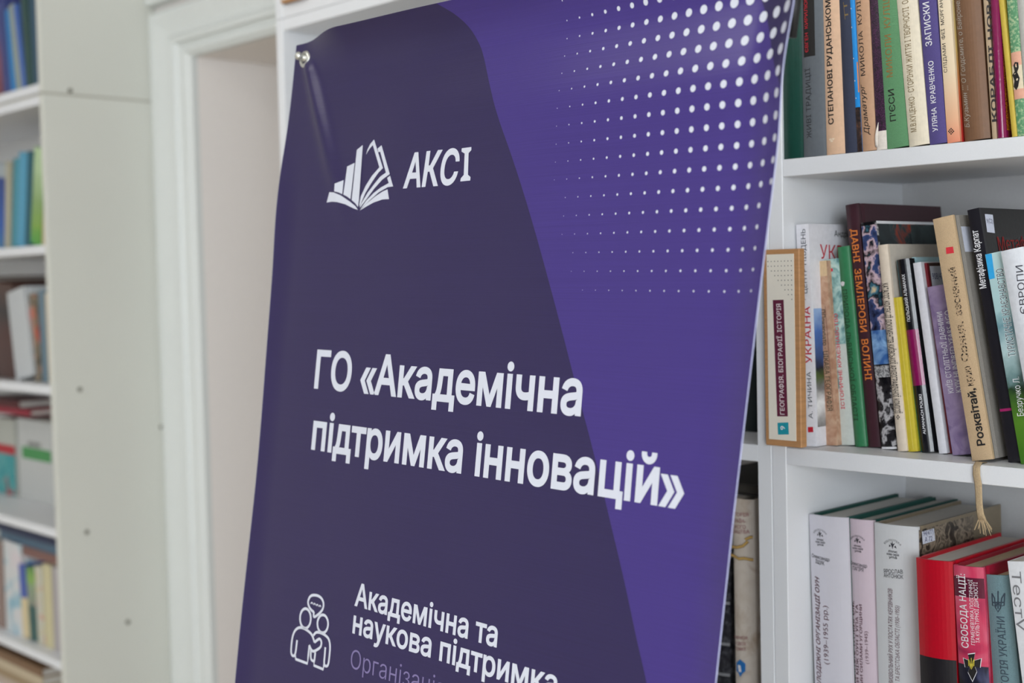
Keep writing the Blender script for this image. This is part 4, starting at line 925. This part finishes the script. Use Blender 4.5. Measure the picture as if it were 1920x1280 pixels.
bm = bmesh.new(); uvl = bm.loops.layers.uv.new('print')
NU, NV = 150, 300
G = []
def vrow(j): t = j / NV; return HB * (0.38 * t + 0.62 * t * t)
for j in range(NV + 1):
    v = vrow(j); a, b_ = edge_l(v), edge_r(v); row = []
    for i in range(NU + 1):
        t = i / NU; u = a + (b_ - a) * t
        row.append((bm.verts.new(bsurf(u, -v)), u, v))
    G.append(row)
for j in range(NV):
    for i in range(NU):
        q = (G[j][i], G[j + 1][i], G[j + 1][i + 1], G[j][i + 1])
        fc = bm.faces.new([k[0] for k in q])
        for lp, k in zip(fc.loops, q): lp[uvl].uv = (k[1], k[2])
me = bpy.data.meshes.new('vinyl_sheet'); bm.to_mesh(me); bm.free(); me.polygons.foreach_set('use_smooth', [True] * len(me.polygons))
sheet = link('vinyl_sheet', me, vinyl(), ban)
# pale cut edge (white vinyl core) on both sides and the top
EDG = mat('vinyl_cut_edge', (176, 180, 214), 0.5)
def edge_strip(fn, name):
    bm = bmesh.new(); pr = None
    for j in range(NV + 1):
        v = vrow(j); P, Q = fn(v)
        a, b_ = bm.verts.new(P), bm.verts.new(Q)
        if pr: bm.faces.new((pr[0], pr[1], b_, a))
        pr = (a, b_)
    return from_bm(name, bm, EDG, ban)
edge_strip(lambda v: (bsurf(edge_r(v), -v, 0.0002), bsurf(edge_r(v) + 0.0004, -v, -0.0008)), 'cut_edge')
edge_strip(lambda v: (bsurf(edge_l(v), -v, 0.0002), bsurf(edge_l(v) - 0.0003, -v, -0.0006)), 'cut_edge')
WH2 = mat('banner_white_print', (212, 216, 228), 0.4, 0.02, 200, 0.01, gain=0.92)
LIL = mat('banner_lilac_print', (122, 112, 156), 0.4, 0.02, 200, 0.01)
# halftone dots
def dot_at(u, w_, r):
    return [(u + r * math.cos(k * math.pi / 8), w_ + r * 1.05 * math.sin(k * math.pi / 8)) for k in range(16)]
dots = []
for j in range(-3, 15):
    for i in range(-14, 7):
        u = 0.5181 + 0.01355 * i - 0.0002 * max(0, j)
        w_ = -0.0398 - 0.01445 * j + 0.026 * (u - 0.518) * max(0, 1 - j / 8)
        if u + 0.002 > edge_r(-w_) or w_ > -0.003: continue
        du = u - 0.5181
        dm = (0.0064 + (0.040 if du < 0 else 0.027) * du) * (1 + 3.85 * (w_ + 0.0398))
        if dm > 0.0005: dots.append(dot_at(u, w_, min(dm, 0.0084) / 2))
bm = bmesh.new()
for pts in dots: bm.faces.new([bm.verts.new((a, b_, 0)) for a, b_ in pts])
for v in bm.verts: v.co = bsurf(v.co.x, v.co.y, 0.0003)
me = bpy.data.meshes.new('halftone_dots'); bm.to_mesh(me); bm.free(); o = link('halftone_dots', me, WH2, ban)
# emblem
def ZL(x, y): return (590 + x / 5.818, 240 + y / 5.818)
emb = [[(130, 812), (165, 700), (215, 703), (290, 735), (380, 800), (440, 850), (468, 892), (420, 875), (330, 830), (250, 808), (190, 803)],
       [(222, 692), (232, 608), (318, 568), (305, 722), (265, 702)],
       [(315, 726), (357, 420), (440, 380), (388, 775), (350, 745)],
       [(400, 785), (470, 240), (540, 188), (480, 780), (468, 860), (440, 820)],
       [(572, 295), (590, 240), (625, 180), (672, 130), (755, 438), (700, 490), (625, 590), (550, 710), (485, 858), (483, 830), (500, 745), (555, 630), (625, 525), (715, 430), (655, 190), (620, 225), (590, 265)],
       [(708, 228), (755, 193), (828, 503), (740, 565), (650, 660), (570, 765), (487, 872), (500, 830), (575, 705), (655, 605), (720, 530), (785, 487), (735, 262), (712, 268)],
       [(797, 545), (830, 520), (860, 637), (800, 645), (700, 700), (600, 785), (490, 890), (560, 790), (640, 710), (720, 650), (812, 600)],
       [(487, 900), (560, 825), (660, 745), (740, 693), (797, 668), (812, 775), (740, 778), (640, 812), (560, 855)]]
poly(BF, 'book_and_bars_emblem', [[ZL(*p) for p in q] for q in emb], WH2, 0.0003)
# organisation initials, slanted
a0, a1 = BF.loc(759, 351), BF.loc(885, 339)
wt = -0.1520; cap = 0.0288
text(BF, 'initials', 'АКС', (0.1905, wt), (0.2655, wt), cap, WH2, bold=.028, shear=.2, pix=False, off=.0003)
Ipoly = [(1593, 583), (1598, 550), (1632, 512), (1655, 282), (1623, 262), (1628, 226), (1733, 212), (1730, 245), (1698, 278), (1678, 510), (1705, 535), (1700, 573)]
poly(BF, 'initials', [[ZL(*p) for p in Ipoly]], WH2, 0.0003)
text(BF, 'title_line', 'ГО «Академічна', (0.0815, -0.3370), (0.4290, -0.3370), 0.0345, WH2, bold=.026, pix=False, off=.0003, res=6)
text(BF, 'title_line', 'підтримка інновацій»', (0.0860, -0.3945), (0.5345, -0.3945), 0.0335, WH2, bold=.026, pix=False, off=.0003, res=6)
text(BF, 'subtitle_line', 'Академічна та', (0.1735, -0.5262), (0.3595, -0.5262), 0.0198, WH2, bold=.022, pix=False, off=.0003, res=5)
text(BF, 'subtitle_line', 'наукова підтримка', (0.1740, -0.5505), (0.4280, -0.5500), 0.0198, WH2, bold=.022, pix=False, off=.0003, res=5)
text(BF, 'body_line', 'Організація', (0.1755, -0.5815), (0.3020, -0.5805), 0.0170, LIL, bold=-.008, pix=False, off=.0003)
text(BF, 'body_line', 'онлайн', (0.1755, -0.6075), (0.2520, -0.6065), 0.0170, LIL, bold=-.008, pix=False, off=.0003)
# two-people icon drawn in outline
def ZP(x, y): return (540 + x / 6.4, 1080 + y / 6.4)
def chaik(p, n=2, closed=False):
    for _ in range(n):
        q = [] if closed else [p[0]]
        for i in range(len(p) if closed else len(p) - 1):
            a, b_ = p[i], p[(i + 1) % len(p)]
            q += [(a[0] * .75 + b_[0] * .25, a[1] * .75 + b_[1] * .25), (a[0] * .25 + b_[0] * .75, a[1] * .25 + b_[1] * .75)]
        if not closed: q.append(p[-1])
        p = q
    return p
def ell(cx, cy, rx, ry, n=28): return [(cx + rx * math.cos(k * 2 * math.pi / n), cy + ry * math.sin(k * 2 * math.pi / n)) for k in range(n)]
SW = 0.0025
icon = []
open_ = [chaik([(318, 425), (312, 495), (355, 470), (405, 425), (434, 370), (432, 300), (395, 245), (335, 222), (275, 232), (248, 290), (250, 340), (275, 395), (318, 430)], 2),
         chaik([(118, 765), (98, 940), (70, 960), (44, 925), (52, 800), (68, 700), (105, 630), (160, 608), (225, 635), (290, 690), (310, 740), (325, 792)], 2),
         chaik([(325, 792), (360, 762), (390, 745), (412, 790), (400, 850), (350, 885), (310, 903), (285, 880), (262, 825)], 1),
         [(264, 828), (250, 960), (240, 1045), (100, 992), (98, 950)],
         chaik([(312, 710), (340, 670), (390, 672), (450, 700), (500, 750), (515, 840), (505, 960), (490, 1070), (462, 1080), (438, 1060), (448, 950), (456, 850)], 2),
         [(438, 1060), (430, 1115), (318, 1068), (325, 1000), (335, 910)],
         chaik([(282, 880), (280, 990), (300, 1012), (318, 1015)], 1),
         ]
for ln in open_: icon += stroke_pts([BF.loc(*ZP(*p)) for p in ln], SW)
for el in (ell(217, 505, 64, 118), ell(424, 570, 64, 108)): icon += stroke_pts([BF.loc(*ZP(*p)) for p in el], SW, True)
for (x, y) in ((293, 322), (325, 334), (357, 346), (390, 358)): icon += stroke_pts([BF.loc(*ZP(*p)) for p in ((x - 12, y + 8), (x - 4, y - 8), (x + 6, y - 6), (x + 12, y + 10))], SW * .5)
poly(BF, 'two_people_icon', icon, WH2, 0.0003, False)
# metal eyelet and the stand's hook through it
def lathe(bm, C0, ax, prof_, n=32):
    t1 = ax.orthogonal().normalized(); t2 = ax.cross(t1)
    rings = [[bm.verts.new(C0 + ax * h_ + (t1 * math.cos(k * 2 * math.pi / n) + t2 * math.sin(k * 2 * math.pi / n)) * r_) for k in range(n)] for (r_, h_) in prof_]
    for a, b_ in zip(rings, rings[1:]):
        for k in range(n): bm.faces.new((a[k], a[(k + 1) % n], b_[(k + 1) % n], b_[k]))
    return rings
for (gu, gv, side) in ((0.0185, 0.0165, -1), (0.583, 0.0165, 1)):
    Cg = bsurf(gu, -gv, 0.0)
    bm = bmesh.new(); lathe(bm, Cg, en, [(0.0042, -0.001), (0.0042, 0.0012), (0.0050, 0.0020), (0.0066, 0.0018), (0.0082, 0.0010), (0.0086, 0.0002), (0.0086, -0.0004)])
    from_bm('eyelet', bm, STEEL, ban, True)
    bm = bmesh.new(); rg = lathe(bm, Cg + eu * (-0.001) + ew * 0.0015, (en * 0.93 + eu * -0.33 + ew * 0.15).normalized(), [(0.0038, -0.012), (0.0038, 0.0005), (0.0030, 0.001), (0.0030, 0.0035), (0.0040, 0.0040), (0.0042, 0.0070), (0.0030, 0.0090), (0.0010, 0.0097)], 20)
    bm.faces.new(rg[-1]); 
    o = from_bm('hook_pin', bm, STEEL, ban, True)
# stand behind the banner: two crossed rods, arms to the eyelets, feet on the floor
bs = empty('banner_stand', 'black folding cross stand holding the purple banner from behind', 'stand', (0, 0, 0))
def rod(name, A, B, r0, r1, m, par):
    bm = bmesh.new(); ax = (B - A).normalized(); rg = lathe(bm, A, ax, [(r0, 0), (r1, (B - A).length)], 12); bm.faces.new(rg[0]); bm.faces.new(rg[1])
    return from_bm(name, bm, m, par, True)
hubp = bsurf(0.30, -0.88, -0.035)
for (gu, gv) in ((0.0185, 0.0165), (0.583, 0.0165), (0.02, 1.53), (0.58, 1.53)):
    tip = bsurf(gu, -gv, -0.010)
    rod('arm', hubp, tip, 0.006, 0.004, BLACKP, bs)
bm = bmesh.new(); rg = lathe(bm, hubp - en * 0.02, en, [(0.03, 0), (0.034, 0.01), (0.034, 0.028), (0.02, 0.034)], 20); bm.faces.new(rg[0]); bm.faces.new(rg[-1]); from_bm('hub', bm, BLACKP, bs, True)
rod('leg', hubp, Vector((hubp.x, 0.93, 0.012)), 0.007, 0.006, BLACKP, bs)
for gx in (-0.26, 0.26):
    rod('leg', hubp, Vector((hubp.x + gx, 0.50, 0.012)), 0.007, 0.006, BLACKP, bs)
# dark arm sleeve visible beside the banner's upper right corner
P1_ = onY(1496, 72, 0.80); P2_ = onY(1500, -60, 0.80)
sl = rod('arm_sleeve', onY(1484.5, 70, 0.795), onY(1499, -60, 0.80), 0.0035, 0.0040, BLACKP, bs)
rod('sleeve_strut', onY(1499, -60, 0.80), bsurf(0.583, -0.0165, -0.010), 0.003, 0.003, BLACKP, bs)
bpy.data.objects.remove(TXO)
# put the empties at the bases of the banner and its stand
for e_, b_ in ((ban, bsurf(0.3, -HB)), (bs, Vector((hubp.x, hubp.y, 0)))):
    for c_ in e_.children: c_.location = -b_
    e_.location = b_
